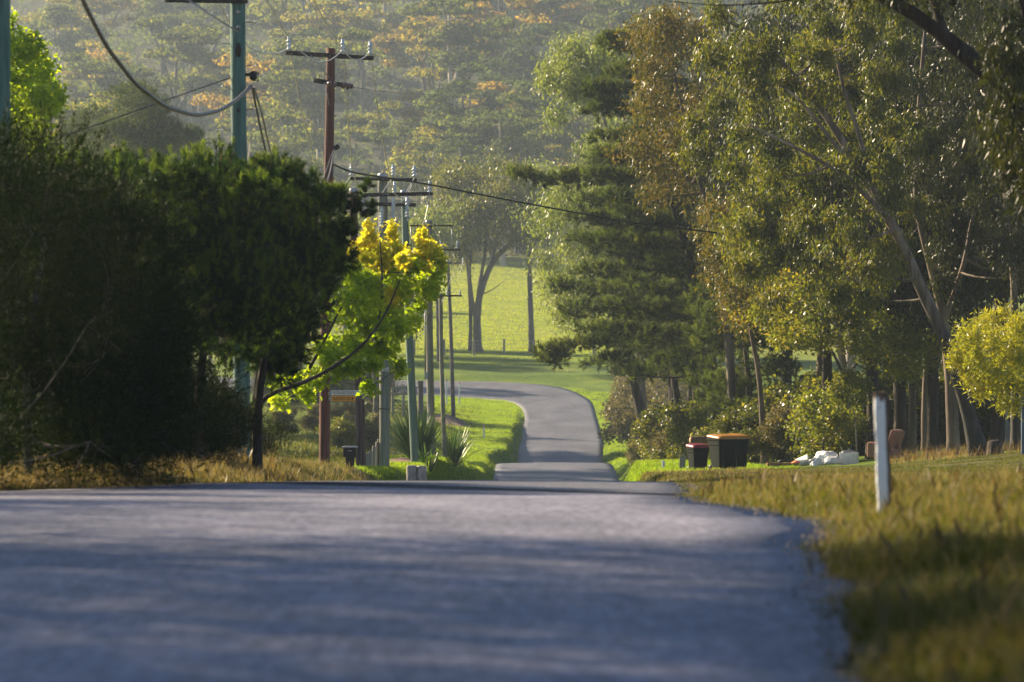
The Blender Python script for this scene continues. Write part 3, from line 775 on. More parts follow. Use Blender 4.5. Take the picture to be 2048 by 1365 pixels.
# ================================================================== STREET FURNITURE
def text(s, width, height, c, parent, mat, name='lettering', depth=.004):
    """flat lettering facing the camera's side, its left end at c"""
    cu = bpy.data.curves.new('t', 'FONT'); cu.body = s; cu.size = 1; cu.extrude = .0
    o = bpy.data.objects.new('t', cu); COL.objects.link(o)
    bpy.context.view_layer.update()
    me = bpy.data.meshes.new_from_object(o.evaluated_get(bpy.context.evaluated_depsgraph_get()))
    bpy.data.objects.remove(o); bpy.data.curves.remove(cu)
    v = np.zeros(len(me.vertices) * 3); me.vertices.foreach_get('co', v); v = v.reshape(-1, 3)
    lo, hi = v.min(0), v.max(0)
    w = np.zeros_like(v); w[:, 0] = (v[:, 0] - lo[0]) / (hi[0] - lo[0]) * width; w[:, 2] = (v[:, 1] - lo[1]) / (hi[1] - lo[1]) * height
    w += np.array(c) - ORIG[parent.name]
    me.vertices.foreach_set('co', w.ravel()); me.materials.append(mat); me.name = name
    t = bpy.data.objects.new(name, me); COL.objects.link(t); t.parent = parent; ORIG[t.name] = ORIG[parent.name]
    return t


def sign(label, x0, y0, x1, y1, d, s, tx0, tx1, mat, ends):
    a = P(x0, y1, d); b = P(x1, y0, d); c = (a + b) / 2
    th = thing('street_sign', c, label, 'street sign', 'street name blades on the red-brown pole')
    bl = MB().box(c, (b[0] - a[0], .012, b[2] - a[2])).build('sign_blade', mat, th, bevel=.002)
    h = b[2] - a[2]
    text(s, (tx1 - tx0) / F * d, h * .62, P(tx0, 0, d) * [1, 1, 0] + [0, -.010, a[2] + h * .19], bl, M['ink'])
    q = P(tx1 + 1.5, 0, d)
    m = MB(); m.add([(q[0], d - .010, a[2] + h * .2), (q[0] + .055, d - .010, c[2]), (q[0], d - .010, a[2] + h * .8)], [(0, 1, 2)]); m.build('arrow', M['ink'], bl)
    e = MB().box((a[0] - .012, d, c[2]), (.05, .03, h * 1.05)); e.box((a[0] - .05, d + .06, c[2]), (.05, .15, .03)); e.build('bracket', M['steel'], th)


sign('white street sign blade reading WOODLANDS COUNTRY STAY, above the orange one', 662, 781, 726, 791, 109.6, 'WOODLANDS COUNTRY STAY', 666, 721, M['sign_white'], 1)
sign('orange street sign blade reading BAINES RD, below the white one', 662, 792, 711, 803, 109.6, 'BAINES RD', 667, 702.5, M['sign_orange'], 1)

# mailbox
b = ground_at(700, 112, 0); th = thing('mailbox', b, 'black mailbox with a grey lid on a tapering post in dry grass', 'mailbox')
zt = P(0, 893, 112)[2]
MB().box((b[0], b[1], zt - .17), (.37, .42, .26)).build('box', M['black'], th, bevel=.02, seg=2)
MB().box((b[0], b[1], zt - .02), (.42, .48, .04), ry=.0).tube([(b[0] - .2, b[1] - .22, zt - .01), (b[0] + .2, b[1] - .22, zt - .01)], .018, 6).build('lid', M['steel'], th, bevel=.008)
MB().box((b[0], b[1], (zt - .3 + b[2] - .2) / 2), (.2, .2, zt - .3 - b[2] + .2), taper=1.25).build('post', M['black'], th, bevel=.01)
MB().tube([(b[0] - .06, b[1] - .215, zt - .12), (b[0] + .06, b[1] - .215, zt - .12)], .012, 6).build('slot', M['steel'], th)


def post(name, label, cat, px, d, ytop, w, dp, mat, group=None, chamf=.012, rx=0., lean=0., top=None, refl=None, rz=.2, nail=False):
    g = ground_at(px, d, .25); zt = P(0, ytop, d)[2]; h = zt - g[2]
    if top or refl or nail:
        th = thing(name, g + [0, 0, .25], label, cat, group)
        MB().box(g + [lean * h / 2, 0, h / 2], (w, dp, h), rz=rz, ry=lean).build('shaft', mat, th, bevel=chamf)
        if top: MB().box(g + [lean * h, 0, h + .012], (w * .98, dp * .98, .05), rz=rz, ry=lean).build('worn_top', top, th, bevel=chamf)
        if refl: MB().box(g + [lean * h, -dp / 2 - .006, h - .12], (w * .8, .012, .12)).build('reflector', refl, th)
        if nail: MB().lathe(g + [0, -dp / 2, h - .12], [(.012, 0), (.012, .01), (0, .014)], 8, axis=(0, -1, 0)).build('nail', M['steel'], th)
        return th
    return tag(MB().box(g + [lean * h / 2, 0, h / 2], (w, dp, h), rz=rz, ry=lean).build(name, mat, origin=g + [0, 0, .25], bevel=chamf), label, cat, group)


# the white-painted post close by, brown where the paint has gone
g = ground_at(1771, 32, .2); zt = P(0, 789, 32)[2]; th = thing('timber_post', g + [0, 0, .2], 'white-painted timber post with a bare brown top in the long verge grass', 'post')
A = g; Bq = P(1762, 789, 32)
mb = MB(); n = 22; t = np.linspace(0, 1, n)
for k in range(1): pass
pth = A + (Bq - A) * t[:, None]; ww = .052 * (1 + .035 * np.sin(t * 17) + .03 * rng.normal(size=n))
for sgn in (0,):
    ring = np.array([(-1, -.75), (-.8, -1), (.8, -1), (1, -.75), (1, .75), (.8, 1), (-.8, 1), (-1, .75)])
    rot = -.3; rr_ = np.stack([ring[:, 0] * math.cos(rot) - ring[:, 1] * math.sin(rot), ring[:, 0] * math.sin(rot) + ring[:, 1] * math.cos(rot)], 1)
    V = np.concatenate([pth[i] + np.concatenate([rr_ * ww[i] * (1 + .04 * rng.normal(size=(8, 1))), np.zeros((8, 1))], 1) for i in range(n)])
    i = np.arange(n - 1)[:, None] * 8; j = np.arange(8)[None, :]
    for jj in range(8): mb.add(V, np.stack([i[:, 0] + jj, i[:, 0] + (jj + 1) % 8, i[:, 0] + 8 + (jj + 1) % 8, i[:, 0] + 8 + jj], -1), int(jj in (3, 2)))


H_POST = float(zt - g[2] - .2)


def paint_mat():
    m, nt, out = newmat('flaking_white_paint')
    tc = nt.nodes.new('ShaderNodeTexCoord'); sp = nt.nodes.new('ShaderNodeSeparateXYZ'); nt.links.new(tc.outputs['Object'], sp.inputs[0])
    a = noise(nt, 16, 5, (1, 1, .35)); wood = ramp(nt, noise(nt, 9, 5, (4, 4, .4)), [(.05, .03, .02), (.16, .1, .07), (.24, .17, .13)], [.3, .5, .7])
    z = math_(nt, 'ADD', sp.outputs[2], math_(nt, 'MULTIPLY', math_(nt, 'SUBTRACT', a, .5), .2))
    r1 = nt.nodes.new('ShaderNodeMapRange'); r1.inputs[1].default_value = H_POST - .05; r1.inputs[2].default_value = H_POST - .03
    nt.links.new(z, r1.inputs[0])
    k = math_(nt, 'GREATER_THAN', a, .66); k = math_(nt, 'MAXIMUM', k, r1.outputs[0])
    x2 = math_(nt, 'GREATER_THAN', math_(nt, 'ADD', sp.outputs[0], math_(nt, 'MULTIPLY', math_(nt, 'SUBTRACT', a, .5), .05)), 1.2)
    c = nt.nodes.new('ShaderNodeMix'); c.data_type = 'RGBA'; nt.links.new(k, c.inputs[0]); c.inputs[6].default_value = (.84, .85, .87, 1); nt.links.new(wood, c.inputs[7])
    b = N(nt, 'ShaderNodeBsdfPrincipled', Roughness=.6); nt.links.new(c.outputs[2], b.inputs['Base Color'])
    bp = N(nt, 'ShaderNodeBump', Strength=.5, Distance=.01); nt.links.new(a, bp.inputs['Height']); nt.links.new(bp.outputs[0], b.inputs['Normal'])
    nt.links.new(b.outputs[0], out.inputs[0]); return m


M['flaking'] = paint_mat()
mb.build('shaft', [M['flaking'], M['brown']], th)
mb = MB(); V2 = V[-8:] + [0, 0, .001]; c2 = V2.mean(0); V3 = c2 + (V2 - c2) * .8 + [0, 0, .016]
mb.add(np.concatenate([V2, V3, [c2 + [0.01, 0, .02]]]), [(k, (k + 1) % 8, 8 + (k + 1) % 8, 8 + k) for k in range(8)]); mb.add(np.concatenate([V3, [c2 + [0.01, 0, .021]]]), [(k, (k + 1) % 8, 8) for k in range(8)])
mb.build('worn_top', M['brown'], th)
MB().lathe(P(1757, 815, 32) + [0, -.055, 0], [(.008, 0), (.009, .006), (0, .009)], 8, axis=(0, -1, 0)).build('nail', M['steel'], th)

RP = 'guide posts along the road'
post('guide_post', 'white guide post with a red reflector standing alone on the lawn inside the bend', 'guide post', 969, 258, 850, .10, .04, M['white'], RP, refl=M['red_refl'], lean=-.06)
post('guide_post', 'white guide post with red top at the far bend, beside the dark slender pole', 'guide post', 893, 300, 758, .11, .05, M['white'], RP, refl=M['red_refl'])
post('guide_post', 'white guide post with red top at the far bend, just past the dark slender pole', 'guide post', 919, 303, 763, .11, .05, M['white'], RP, refl=M['red_refl'])
post('guide_post', 'small pale guide post on the outer verge under the pine bough', 'guide post', 1137, 340, 742, .12, .05, M['white'], RP, refl=M['red_refl'])
post('stake', 'thin white stake in the bright grass before the bins', 'stake', 1327, 130, 922, .10, .05, M['white'], nail=True)
post('board', 'short unpainted board with a nail standing upright beside the red-lidded bin', 'board', 1363, 124, 911, .2, .04, M['grey'], nail=True, rz=.35, lean=.06)
post('stake', 'slim grey stake leaning against the side of the red-lidded bin', 'stake', 1383, 121, 905, .05, .04, M['grey'], lean=-.09)
post('steel_post', 'dark blue-grey steel post at the very edge of the photo', 'post', 2046, 96, 750, .08, .08, M['blue_post'], lean=-.0)
# stubby bollards and the stepped retaining posts behind the mailbox
for k, (px, yt) in enumerate(((823, 931), (842, 932))):
    post('bollard', ('stubby grey-brown timber bollard at the crest, nearer the capped pole', 'stubby grey-brown timber bollard at the crest, nearer the road')[k], 'bollard', px, 112, yt, .26, .26, M['concrete'], 'stubby bollards at the crest', chamf=.03, rz=.1 + .3 * k)
for k, (px, yt, dd) in enumerate(((735, 907, 122), (741, 902, 123), (748, 892, 124), (755, 884, 125), (759, 878, 126))):
    post('retaining_post', ('lowest', 'second lowest', 'middle', 'second tallest', 'tallest')[k] + ' of five round-topped posts stepping up behind the mailbox', 'retaining post', px, dd, yt, .11, .11, M['grey'], 'stepped retaining posts behind the mailbox', rz=.1 * k, chamf=.02)

# farm fence before the paddock
th = thing('farm_fence', P(1005, 712, 362), 'grey post and wire farm fence at the foot of the bright paddock', 'fence')
xs = list(range(712, 1310, 59)); tops = []
for k, px in enumerate(xs):
    px += (k * 37 % 9) - 4; d = 362 + (k % 3) * .3; g = ground_at(px, d, .2); h = 1.62 + .08 * math.sin(k * 3)
    MB().box(g + [0, 0, h / 2], (.2, .2, h), rz=.3 * k, ry=.01 * ((k * 5) % 3 - 1)).build('post', M['grey'], th, bevel=.02)
    tops.append(g + [0, -.08, h])
for z in (-.06, -.42, -.8, -1.1):
    MB().tube(np.array(tops) + [0, 0, z], .012 if z > -.1 else .006, 5).build('fence_wire', M['steel'], th)
# post and rail fence at the gate left of the flax
th = thing('rail_fence', P(820, 800, 262), 'weathered post and rail fence with a thick gatepost behind the flax', 'fence')
for px, yt, w in ((785, 776, .16), (807, 770, .16), (841, 762, .32)):
    g = ground_at(px, 262, .2); h = P(0, yt, 262)[2] - g[2]
    MB().box(g + [0, 0, h / 2], (w, w, h), rz=.2).build('post', M['bark_grey'] if w > .2 else M['grey'], th, bevel=.02)
for y in (775, 787):
    a, b = P(776, y, 262), P(836, y + 1, 262); MB().box((a + b) / 2 + [0, -.1, 0], (b[0] - a[0], .05, .12)).build('rail', M['grey'], th, bevel=.008)
# timber fence panel among the trees at the right
th = thing('paling_fence', ground_at(2020, 128, 0), 'short weathered paling fence among the trees beside the wattle', 'fence')
for k, (px, yt) in enumerate(((2014, 818), (2019, 845), (2024, 842), (2029, 820), (2034, 843), (2040, 842))):
    g = ground_at(px, 128, .2); h = P(0, yt, 128)[2] - g[2]
    MB().box(g + [0, (k % 3) * .02, h / 2], (.085 if k % 3 else .11, .05, h), rz=.05 * k).build('paling' if k % 3 else 'post', M['grey'], th, bevel=.01)
a, b = P(2012, 850, 128), P(2044, 850, 128); MB().box((a + b) / 2 + [0, .09, 0], (b[0] - a[0], .04, .09)).build('rail', M['grey'], th)


# ------------------------------------------------------------------ wheelie bins
def wheelie_bin(label, px, d, ybot, h, w, dep, lid, rz):
    x, _, _ = P(px, 0, d); z0 = gz(x, d); o = np.array([x, d, z0])
    th = thing('wheelie_bin', o, label, 'wheelie bin', 'kerbside wheelie bins')
    ca, sa = math.cos(rz), math.sin(rz)
    R_ = lambda v: (np.asarray(v, float) @ np.array([[ca, sa, 0], [-sa, ca, 0], [0, 0, 1]])) + o
    hb = h * .9
    prof = [(.06, .74, .70), (.09, .76, .73), (hb * .5, .86, .85), (hb * .78, .93, .93), (hb * .80, .97, .97), (hb * .93, 1, 1), (hb * .935, 1.06, 1.05), (hb, 1.07, 1.06)]
    n = 28; a = np.arange(n) / n * 2 * np.pi
    sq = lambda c: np.sign(c) * np.abs(c) ** .28
    V = np.concatenate([np.stack([sq(np.cos(a)) * w / 2 * kx, sq(np.sin(a)) * dep / 2 * ky + (ky - 1) * -.06 * dep, np.full(n, z)], 1) for z, kx, ky in prof])
    i = np.arange(len(prof) - 1)[:, None] * n; j = np.arange(n)[None, :]
    mb = MB(); mb.add(R_(V), np.stack([i + j, i + (j + 1) % n, i + n + (j + 1) % n, i + n + j], -1).reshape(-1, 4)); mb.add(R_(V[:n]), [tuple(range(n))[::-1]])
    for s in (-1, 1): mb.box(R_((s * w * .28, -dep * .44, hb * .45)), (.04, .03, hb * .7), rz=rz, rx=-.07)
    mb.build('body', M['bin'], th, bevel=.004)
    lv = [(hb + .006, 1.12, 1.10), (hb + .05, 1.12, 1.10), (hb + .075, 1.02, 1.0), (hb + .10, .8, .78), (hb + .108, .3, .3)]
    V = np.concatenate([np.stack([sq(np.cos(a)) * w / 2 * kx, sq(np.sin(a)) * dep / 2 * ky - .02, z + (sq(np.sin(a)) * dep / 2 * ky) * .07], 1) for z, kx, ky in lv])
    i = np.arange(len(lv) - 1)[:, None] * n
    mb = MB(); mb.add(R_(V), np.stack([i + j, i + (j + 1) % n, i + n + (j + 1) % n, i + n + j], -1).reshape(-1, 4), 0, True); mb.add(R_(V[-n:]), [tuple(range(n))])
    mb.build('lid', lid, th)
    mb = MB(); y = dep * .62
    mb.tube(R_([(-w * .42, dep * .5, hb * .95), (-w * .4, y, hb * .97), (w * .4, y, hb * .97), (w * .42, dep * .5, hb * .95)]), .016, 8); mb.build('handle', M['bin'], th)
    for s in (-1, 1):
        mb = MB(); mb.lathe(R_((s * w * .37, dep * .42, .1)), [(.0, -.03), (.07, -.03), (.1, -.022), (.1, .022), (.07, .03), (0, .03)], 18, axis=R_((1, 0, 0)) - o); mb.build('wheel', M['black'], th)
    return th


wheelie_bin('smaller dark green wheelie bin with a red lid', 1396, 119, 952, .86, .55, .52, M['lid_red'], .45)
wheelie_bin('large dark green wheelie bin with a yellow lid, in front of its twin', 1446, 116, 948, 1.09, .66, .74, M['lid_yellow'], .5)
wheelie_bin('large yellow-lidded wheelie bin standing half hidden behind its twin', 1474, 118.4, 948, 1.12, .5, .74, M['lid_yellow'], .35)

# ------------------------------------------------------------------ dumped things on the verge
def lump(name, label, cat, c, r, mat, seed, group=None, amp=.25, parts=()):
    bm = bmesh.new(); bmesh.ops.create_icosphere(bm, subdivisions=4, radius=1)
    rs = np.random.default_rng(seed); ws = rs.normal(size=(10, 3)) * 2.2; ph = rs.random(10) * 6
    V = np.array([v.co[:] for v in bm.verts]); Fq = np.array([[v.index for v in f.verts] for f in bm.faces]); bm.free()
    k = 1 + amp * (np.sin(V @ ws.T + ph).sum(1) / 4) + amp * .4 * np.abs(np.sin((V * 1.0) @ (ws[:4] * 2.4).T).sum(1) / 2)
    V = V * k[:, None] * np.array(r); V[:, 2] = np.maximum(V[:, 2], -r[2] * .55)
    o = MB().add(V + np.array(c), Fq, 0, True).build(name, mat, origin=np.array(c) - [0, 0, r[2] * .55])
    return tag(o, label, cat, group)


D_ = 128
def gp(px, d=D_, dz=0): return ground_at(px, d, -dz)
q = gp(1604, 127, .15); th = thing('bucket', q, 'white plastic bucket lying on its side at the end of the rubbish pile', 'bucket')
ax = unit(np.array([.93, -.1, .28])); MB().lathe(q - ax * .2, [(0, 0), (.13, .0), (.135, .02), (.17, .4), (.185, .4), (.185, .43), (.165, .43), (.15, .35), (.12, .05), (0, .04)], 22, axis=ax).build('pail', M['plastic_white'], th)
a = np.linspace(-.2, np.pi + .2, 14); u1 = unit(np.cross(ax, [0, 0, 1.])); u2 = np.cross(ax, u1)
MB().tube(q + ax * .2 + np.cos(a)[:, None] * u1 * .19 - np.sin(a)[:, None] * (u2 * .12 + ax * -.14), .007, 5).build('handle', M['steel'], th)
q = gp(1588, 126.6, .08); tag(MB().box(q, (.34, .3, .12), rz=.3, ry=-.5, taper=.8).build('plastic_crate', M['orange'], origin=q, bevel=.03), 'orange plastic piece leaning against the white bucket', 'plastic crate')
BG = 'white rubbish bags in the dumped pile'
lump('rubbish_bag', 'largest white rubbish bag, bulging on top of the pile', 'rubbish bag', gp(1648, 128, .24), (.36, .3, .3), M['plastic_white'], 1, BG)
lump('rubbish_bag', 'smaller white rubbish bag in front of the largest one', 'rubbish bag', gp(1632, 127.2, .12), (.24, .2, .17), M['plastic_white'], 2, BG)
lump('rubbish_bag', 'flat white rubbish bag slumped against the white box', 'rubbish bag', gp(1667, 127.3, .13), (.25, .2, .15), M['plastic_white'], 3, BG)
lump('rubbish_bag', 'tiny crumpled white rubbish bag lying in the grass before the pile', 'rubbish bag', gp(1628, 126.4, .05), (.12, .1, .09), M['plastic_white'], 4, BG)
q = gp(1698, 128, .0); th = thing('box', q, 'open white box with odds and ends, beside the rubbish bags', 'box')
MB().box(q + [0, 0, .19], (.56, .44, .4), rz=-.25).build('carton', M['plastic_white'], th, bevel=.012)
MB().box(q + [-.02, 0, .40], (.4, .3, .05), rz=.1).tube([q + [-.2, 0, .43], q + [.05, -.02, .47], q + [.2, .03, .42]], .02, 6).box(q + [.0, 0, .45], (.03, .03, .13)).build('loose_items', M['steel'], th, bevel=.006)
q = gp(1565, 126, .06); tag(MB().box(q, (1.0, .2, .12), rz=.12, ry=.02).build('plank', M['rustwood'], origin=q, bevel=.012), 'reddish-brown plank lying in front of the rubbish pile', 'plank')
q = gp(1572, 127, .13); tag(MB().tube([q + [-.25, 0, 0], q + [-.05, .03, .06], q + [.12, 0, .03], q + [.2, .05, .15]], [.05, .06, .05, .02], 7).build('scrap', M['black'], origin=q), 'dark twisted scrap beside the orange plastic piece', 'scrap')
# armchair
q = gp(1772, 126, 0); th = thing('armchair', q, 'discarded brown armchair leaning back behind the white post', 'armchair')
MB().box(q + [0, 0, .25], (.72, .7, .3), rz=-.5).build('seat', M['fabric'], th, bevel=.06, seg=3)
MB().box(q + [.27, .18, .56], (.24, .72, .92), rz=-.5, ry=.34).build('backrest', M['fabric'], th, bevel=.08, seg=3)
for s in (-1, 1): MB().box(q + [-.06 + s * .18, s * .33, .38], (.78, .2, .5), rz=-.5).build('armrest', M['fabric'], th, bevel=.07, seg=3)
q = gp(1404, 124, 0); q[2] = P(0, 880, 124)[2]; th = thing('log', q, 'short sawn log resting on brush behind the yellow-lidded bins', 'log')
mb = MB(); tt = np.linspace(-.36, .36, 12); mb.tube(np.stack([q[0] + tt, q[1] + tt * .25, q[2] + tt * .04], 1), .11 + .012 * np.sin(np.arange(12) * 2.1), 14); mb.build('bark', M['log'], th)
MB().lathe((q[0] - .362, q[1] - .09, q[2] - .0145), [(.1, 0), (.1, .01), (0, .012)], 14, axis=(-1, -.25, 0)).build('cut_end', M['logend'], th)
q = ground_at(1990, 118, 0); tag(MB().lathe(q - [0, 0, .1], [(.34, 0), (.28, .12), (.24, .3), (.22, .5), (.12, .55), (0, .53)], 12).build('stump', M['bark_dark'], origin=q), 'low dark tree stump at the foot of the leaning gum', 'stump')
# litter mound at the dark pole
q = ground_at(895, 274, .2); mb = MB(); XX, YY = np.meshgrid(np.linspace(-2.6, 2.0, 36), np.linspace(-9, 9, 36)); ZZ = .5 * np.exp(-(XX / 1.2) ** 2 - (YY / 5) ** 2) + .05 * wob(XX * 5, YY * 3)
i = np.arange(35)[:, None] * 36; j = np.arange(35)[None, :]
mb.add(np.stack([XX + q[0], YY + q[1], ZZ + ground(XX + q[0], YY + q[1]) - .1], -1).reshape(-1, 3), np.stack([i + j, i + j + 1, i + 37 + j, i + 36 + j], -1).reshape(-1, 4), 0, True)
tag(mb.build('dry_litter', M['soil'], origin=q), kind='stuff')
q = ground_at(800, 142, .2); mb = MB(); XX, YY = np.meshgrid(np.linspace(-1.0, 1.4, 36), np.linspace(-5, 5, 36)); ZZ = .22 * np.exp(-(XX / .7) ** 2 - (YY / 2.6) ** 2) + .03 * wob(XX * 6, YY * 4)
mb.add(np.stack([XX + q[0], YY + q[1], ZZ + ground(XX + q[0], YY + q[1]) - .07], -1).reshape(-1, 3), np.stack([i + j, i + j + 1, i + 37 + j, i + 36 + j], -1).reshape(-1, 4), 0, True)
tag(mb.build('dry_litter', M['soil'], origin=q), kind='stuff')


# ------------------------------------------------------------------ flax
def flax(label, px, d, n, ln, seed):
    rs = np.random.default_rng(seed); g = ground_at(px, d, .05); mb = MB()
    for k in range(n):
        az = rs.uniform(0, 2 * np.pi); el = math.radians(rs.triangular(30, 72, 89)); L = ln * rs.uniform(.65, 1.15); w = rs.uniform(.05, .085)
        dr = np.array([math.cos(az), math.sin(az), 0]); p = g + dr * rs.uniform(0, .22); v = dr * math.cos(el) + np.array([0, 0, math.sin(el)])
        m_ = 9; pts = [p]; bend = rs.choice([.03, .06, .22], p=[.5, .35, .15]) * (1.3 - math.sin(el))
        for s in range(m_ - 1):
            p = p + v * L / m_; v = unit(v + np.array([0, 0, -bend * (1 + s * .7)])); pts.append(p)
        pts = np.array(pts); sd = np.array([-dr[1], dr[0], 0]); wt = w * np.array([.7, .9, 1, 1, .95, .85, .7, .45, .05])[:, None] / 2
        fold = np.array([0, 0, .35]) * wt
        V = np.stack([pts - sd * wt + fold, pts, pts + sd * wt + fold], 1).reshape(-1, 3); i = np.arange(m_ - 1) * 3
        mb.add(V, np.concatenate([np.stack([i, i + 1, i + 4, i + 3], 1), np.stack([i + 1, i + 2, i + 5, i + 4], 1)]))
    return tag(mb.build('flax_plant', G['flax'], origin=g), label, 'flax plant', 'flax clumps on the left verge')


flax('large flax clump of sword leaves around the slim blue-green pole', 834, 146, 190, 2.25, 3)
flax('smaller flax clump behind the thin stay pole', 905, 168, 130, 1.9, 4)
flax('loose flax tuft trailing bent leaves over the lawn', 858, 138, 26, 1.1, 5)

# ================================================================== TREES AND SHRUBS
def gl(per, **k): return lambda mb, cl: gum_leaves(mb, cl, per, **k)
def bl(per, **k): return lambda mb, cl: broad_leaves(mb, cl, per, **k)
def pl(sh, **k): return lambda mb, cl: pine_needles(mb, cl, sh, **k)
def fl(sh, **k): return lambda mb, cl: fine_sprays(mb, cl, sh, **k)


def tp(pts, d, r0, r1, dz=-.15):
    """trunk through pixels; the first point is set on the ground"""
    p = [P(x, y, q[0] if q else d) for x, y, *q in pts]
    p[0][2] = gz(p[0][0], p[0][1]) + dz
    return (np.array(p), r0, r1)


def tufts(mb, cl):
    pine_needles(mb, cl, 34, k=60, ln=.12, wd=.012, slen=.2, up=.5)           # older dark needles inside
    for c, r in cl:                                                            # this year's shoots stand up from the outside
        n = 20; u = unit(rng.normal(size=(n, 3)) + [0, 0, .45]); p = np.array(c) + u * np.array(r) * rng.uniform(.85, 1.2, (n, 1))
        for q in p:
            h = rng.uniform(.14, .26)
            pine_needles(mb, [(q, (.015, .015, .01))], 1, k=70, ln=.095, wd=.012, slen=h, up=2.2, mat=2)
            if rng.random() < .25:
                axq = unit(np.array([[0, 0, 1.]]) + rng.normal(size=(1, 3)) * .12)
                L_diamond(mb, (q + [0, 0, h])[None], axq, unit(np.cross(axq, rng.normal(size=(1, 3)))), np.array([rng.uniform(.08, .18)]), np.array([.022]), 1)


def shore(mb, cl, a=27, b=12, ln=.21, wd=.026):
    pine_needles(mb, cl, a, k=44, ln=ln, wd=wd, slen=.3, up=.5)
    pine_needles(mb, cl, b, k=44, ln=ln, wd=wd, slen=.34, up=1.3, mat=1)


# --- left: fine-leaved dark bush (two), young pines, small shrubs below them
cl = poly_clumps([(-120, 350), (100, 330), (180, 380), (230, 470), (240, 640), (250, 900), (-120, 925)], 50, 57, 50, .45, .7)
make_tree('bush', 'tall dark fine-leaved bush cut off by the photo edge, below the bright maple', 'bush', ground_at(60, 54, 0), [tp([(60, 920), (50, 800), (70, 600), (90, 480)], 54, .07, .03)], cl,
          fl(190, k=26, slen=.5, ln=.065, wd=.014), M['bark_grey'], G['bush'], rmax=.035, twigs=4)
cl = poly_clumps([(150, 430), (215, 430), (270, 490), (300, 570), (330, 660), (345, 760), (345, 870), (320, 910), (180, 920)], 54, 60, 48, .4, .6)
make_tree('bush', 'dark rounded fine-leaved bush with feathery tips against the young pines', 'bush', ground_at(270, 57, 0), [tp([(270, 915), (275, 800), (260, 650), (270, 540)], 57, .07, .03)], cl,
          fl(190, k=26, slen=.5, ln=.065, wd=.014), M['bark_grey'], G['bush'], rmax=.035, twigs=4)
PINE_L = [([(20, 345), (110, 315), (240, 325), (330, 320), (350, 420), (340, 600), (300, 700), (150, 640), (40, 480)], [(250, 905), (255, 760), (240, 560), (200, 400)], 'dense young pine with upright shoots above the dark bushes', 66),
          ([(330, 320), (420, 325), (500, 338), (550, 420), (560, 560), (540, 690), (500, 705), (430, 690), (340, 600)], [(395, 905), (400, 760), (425, 560), (430, 400)], 'dense young pine with upright shoots in front of the thick blue-green pole', 67),
          ([(525, 345), (570, 345), (600, 410), (650, 440), (655, 475), (630, 510), (640, 580), (600, 630), (570, 670), (540, 705), (520, 690)], [(514, 905), (516, 790), (545, 640), (585, 430)], 'young pine reaching over the yellow-green maple with a long side bough', 69)]
for poly, tr, lab, d in PINE_L:
    cl = poly_clumps(poly, d - 1.9, d + 1.9, 44 if d < 69 else 40, .34, .52, .8)
    if d == 69:
        cl += [(P(x, y, 69), (r, r, r * .7)) for x, y, r in ((655, 405, .18), (672, 400, .12), (690, 470, .15), (680, 520, .2))]
    lead = [(x + rng.uniform(-9, 9), np.interp(x, [20, 110, 330, 520, 600, 690], [335, 312, 318, 318, 330, 425]) + rng.uniform(-14, 22)) for x in np.linspace(min(q[0] for q in poly), max(q[0] for q in poly), 34)]

    def shoots(mb):
        for x, y in lead:
            q = P(x, y, d + rng.uniform(-1.6, 1.2)); h = rng.uniform(.18, .42)
            pine_needles(mb, [(q - [0, 0, h], (.02, .02, .01))], 1, k=90, ln=.085, wd=.012, slen=h, up=9, cand=None)
            pine_needles(mb, [(q - [0, 0, h * 1.1], (.1, .1, .06))], 4, k=60, ln=.11, wd=.012, slen=.2, up=.7, cand=.2)

    def LEAF_(mb, c_):
        tufts(mb, c_); shoots(mb)
    if d == 69:
        def LEAF_(mb, c_):
            tufts(mb, c_)
            shoots(mb); pine_needles(mb, [(P(x, y, 69), (.05, .05, .03)) for x, y in ((706, 428), (722, 424), (736, 416), (696, 420), (728, 385), (735, 372), (738, 432), (712, 410))], 7, k=60, ln=.10, wd=.012, slen=.12, cand=.1)
    if d == 69: cl += [(P(x, y, 69.5), (.24, .3, .18)) for x, y in ((520, 715), (545, 735), (575, 720), (590, 690), (560, 750), (610, 660), (640, 560), (655, 520))]
    make_tree('young_pine', lab, 'pine tree', ground_at(tr[0][0], d, 0), [tp(tr, d, .1, .03)], cl,
              LEAF_, M['bark_dark'], [G['pine'], G['candle'], G['pine_tip']], 'young pines in a row on the left verge', rmax=.04, twigs=3)
# --- yellow-green maple beside the poles
cl = poly_clumps([(705, 510), (760, 500), (850, 520), (885, 540), (880, 570), (845, 610), (825, 670), (790, 700), (740, 715), (690, 700), (650, 715), (625, 725), (640, 680), (670, 630), (695, 580)], 87, 91.5, 66, .13, .25)
cl += poly_clumps([(700, 620), (820, 640), (800, 740), (745, 770), (690, 740)], 87.5, 90, 10, .13, .2) + [(P(x, y, 88.5), (.12, .12, .12)) for x, y in ((605, 775), (625, 750), (560, 800), (738, 775), (800, 735), (645, 700))]
tips = poly_clumps([(705, 470), (740, 450), (760, 470), (775, 500), (830, 490), (850, 470), (875, 510), (870, 540), (700, 540)], 88, 90.5, 22, .09, .16)
tips += [(P(x, y, 89), (.08, .08, .2)) for x, y in ((738, 455), (742, 478), (783, 462), (786, 485), (845, 470), (850, 490), (868, 508), (725, 492), (752, 500), (884, 530))]
tr = [tp([(509, 905), (511, 850), (512, 800), (540, 785), (600, 770), (670, 735), (730, 690), (775, 625), (800, 560)], 86, .07, .015),
      (px_path([(512, 800), (515, 740), (530, 650), (560, 560)], 86), .07, .03), (px_path([(670, 735), (720, 700), (760, 640), (765, 560), (760, 480)], 88), .045, .012), (px_path([(600, 770), (640, 700), (690, 600), (720, 530)], 88.5), .04, .015)]
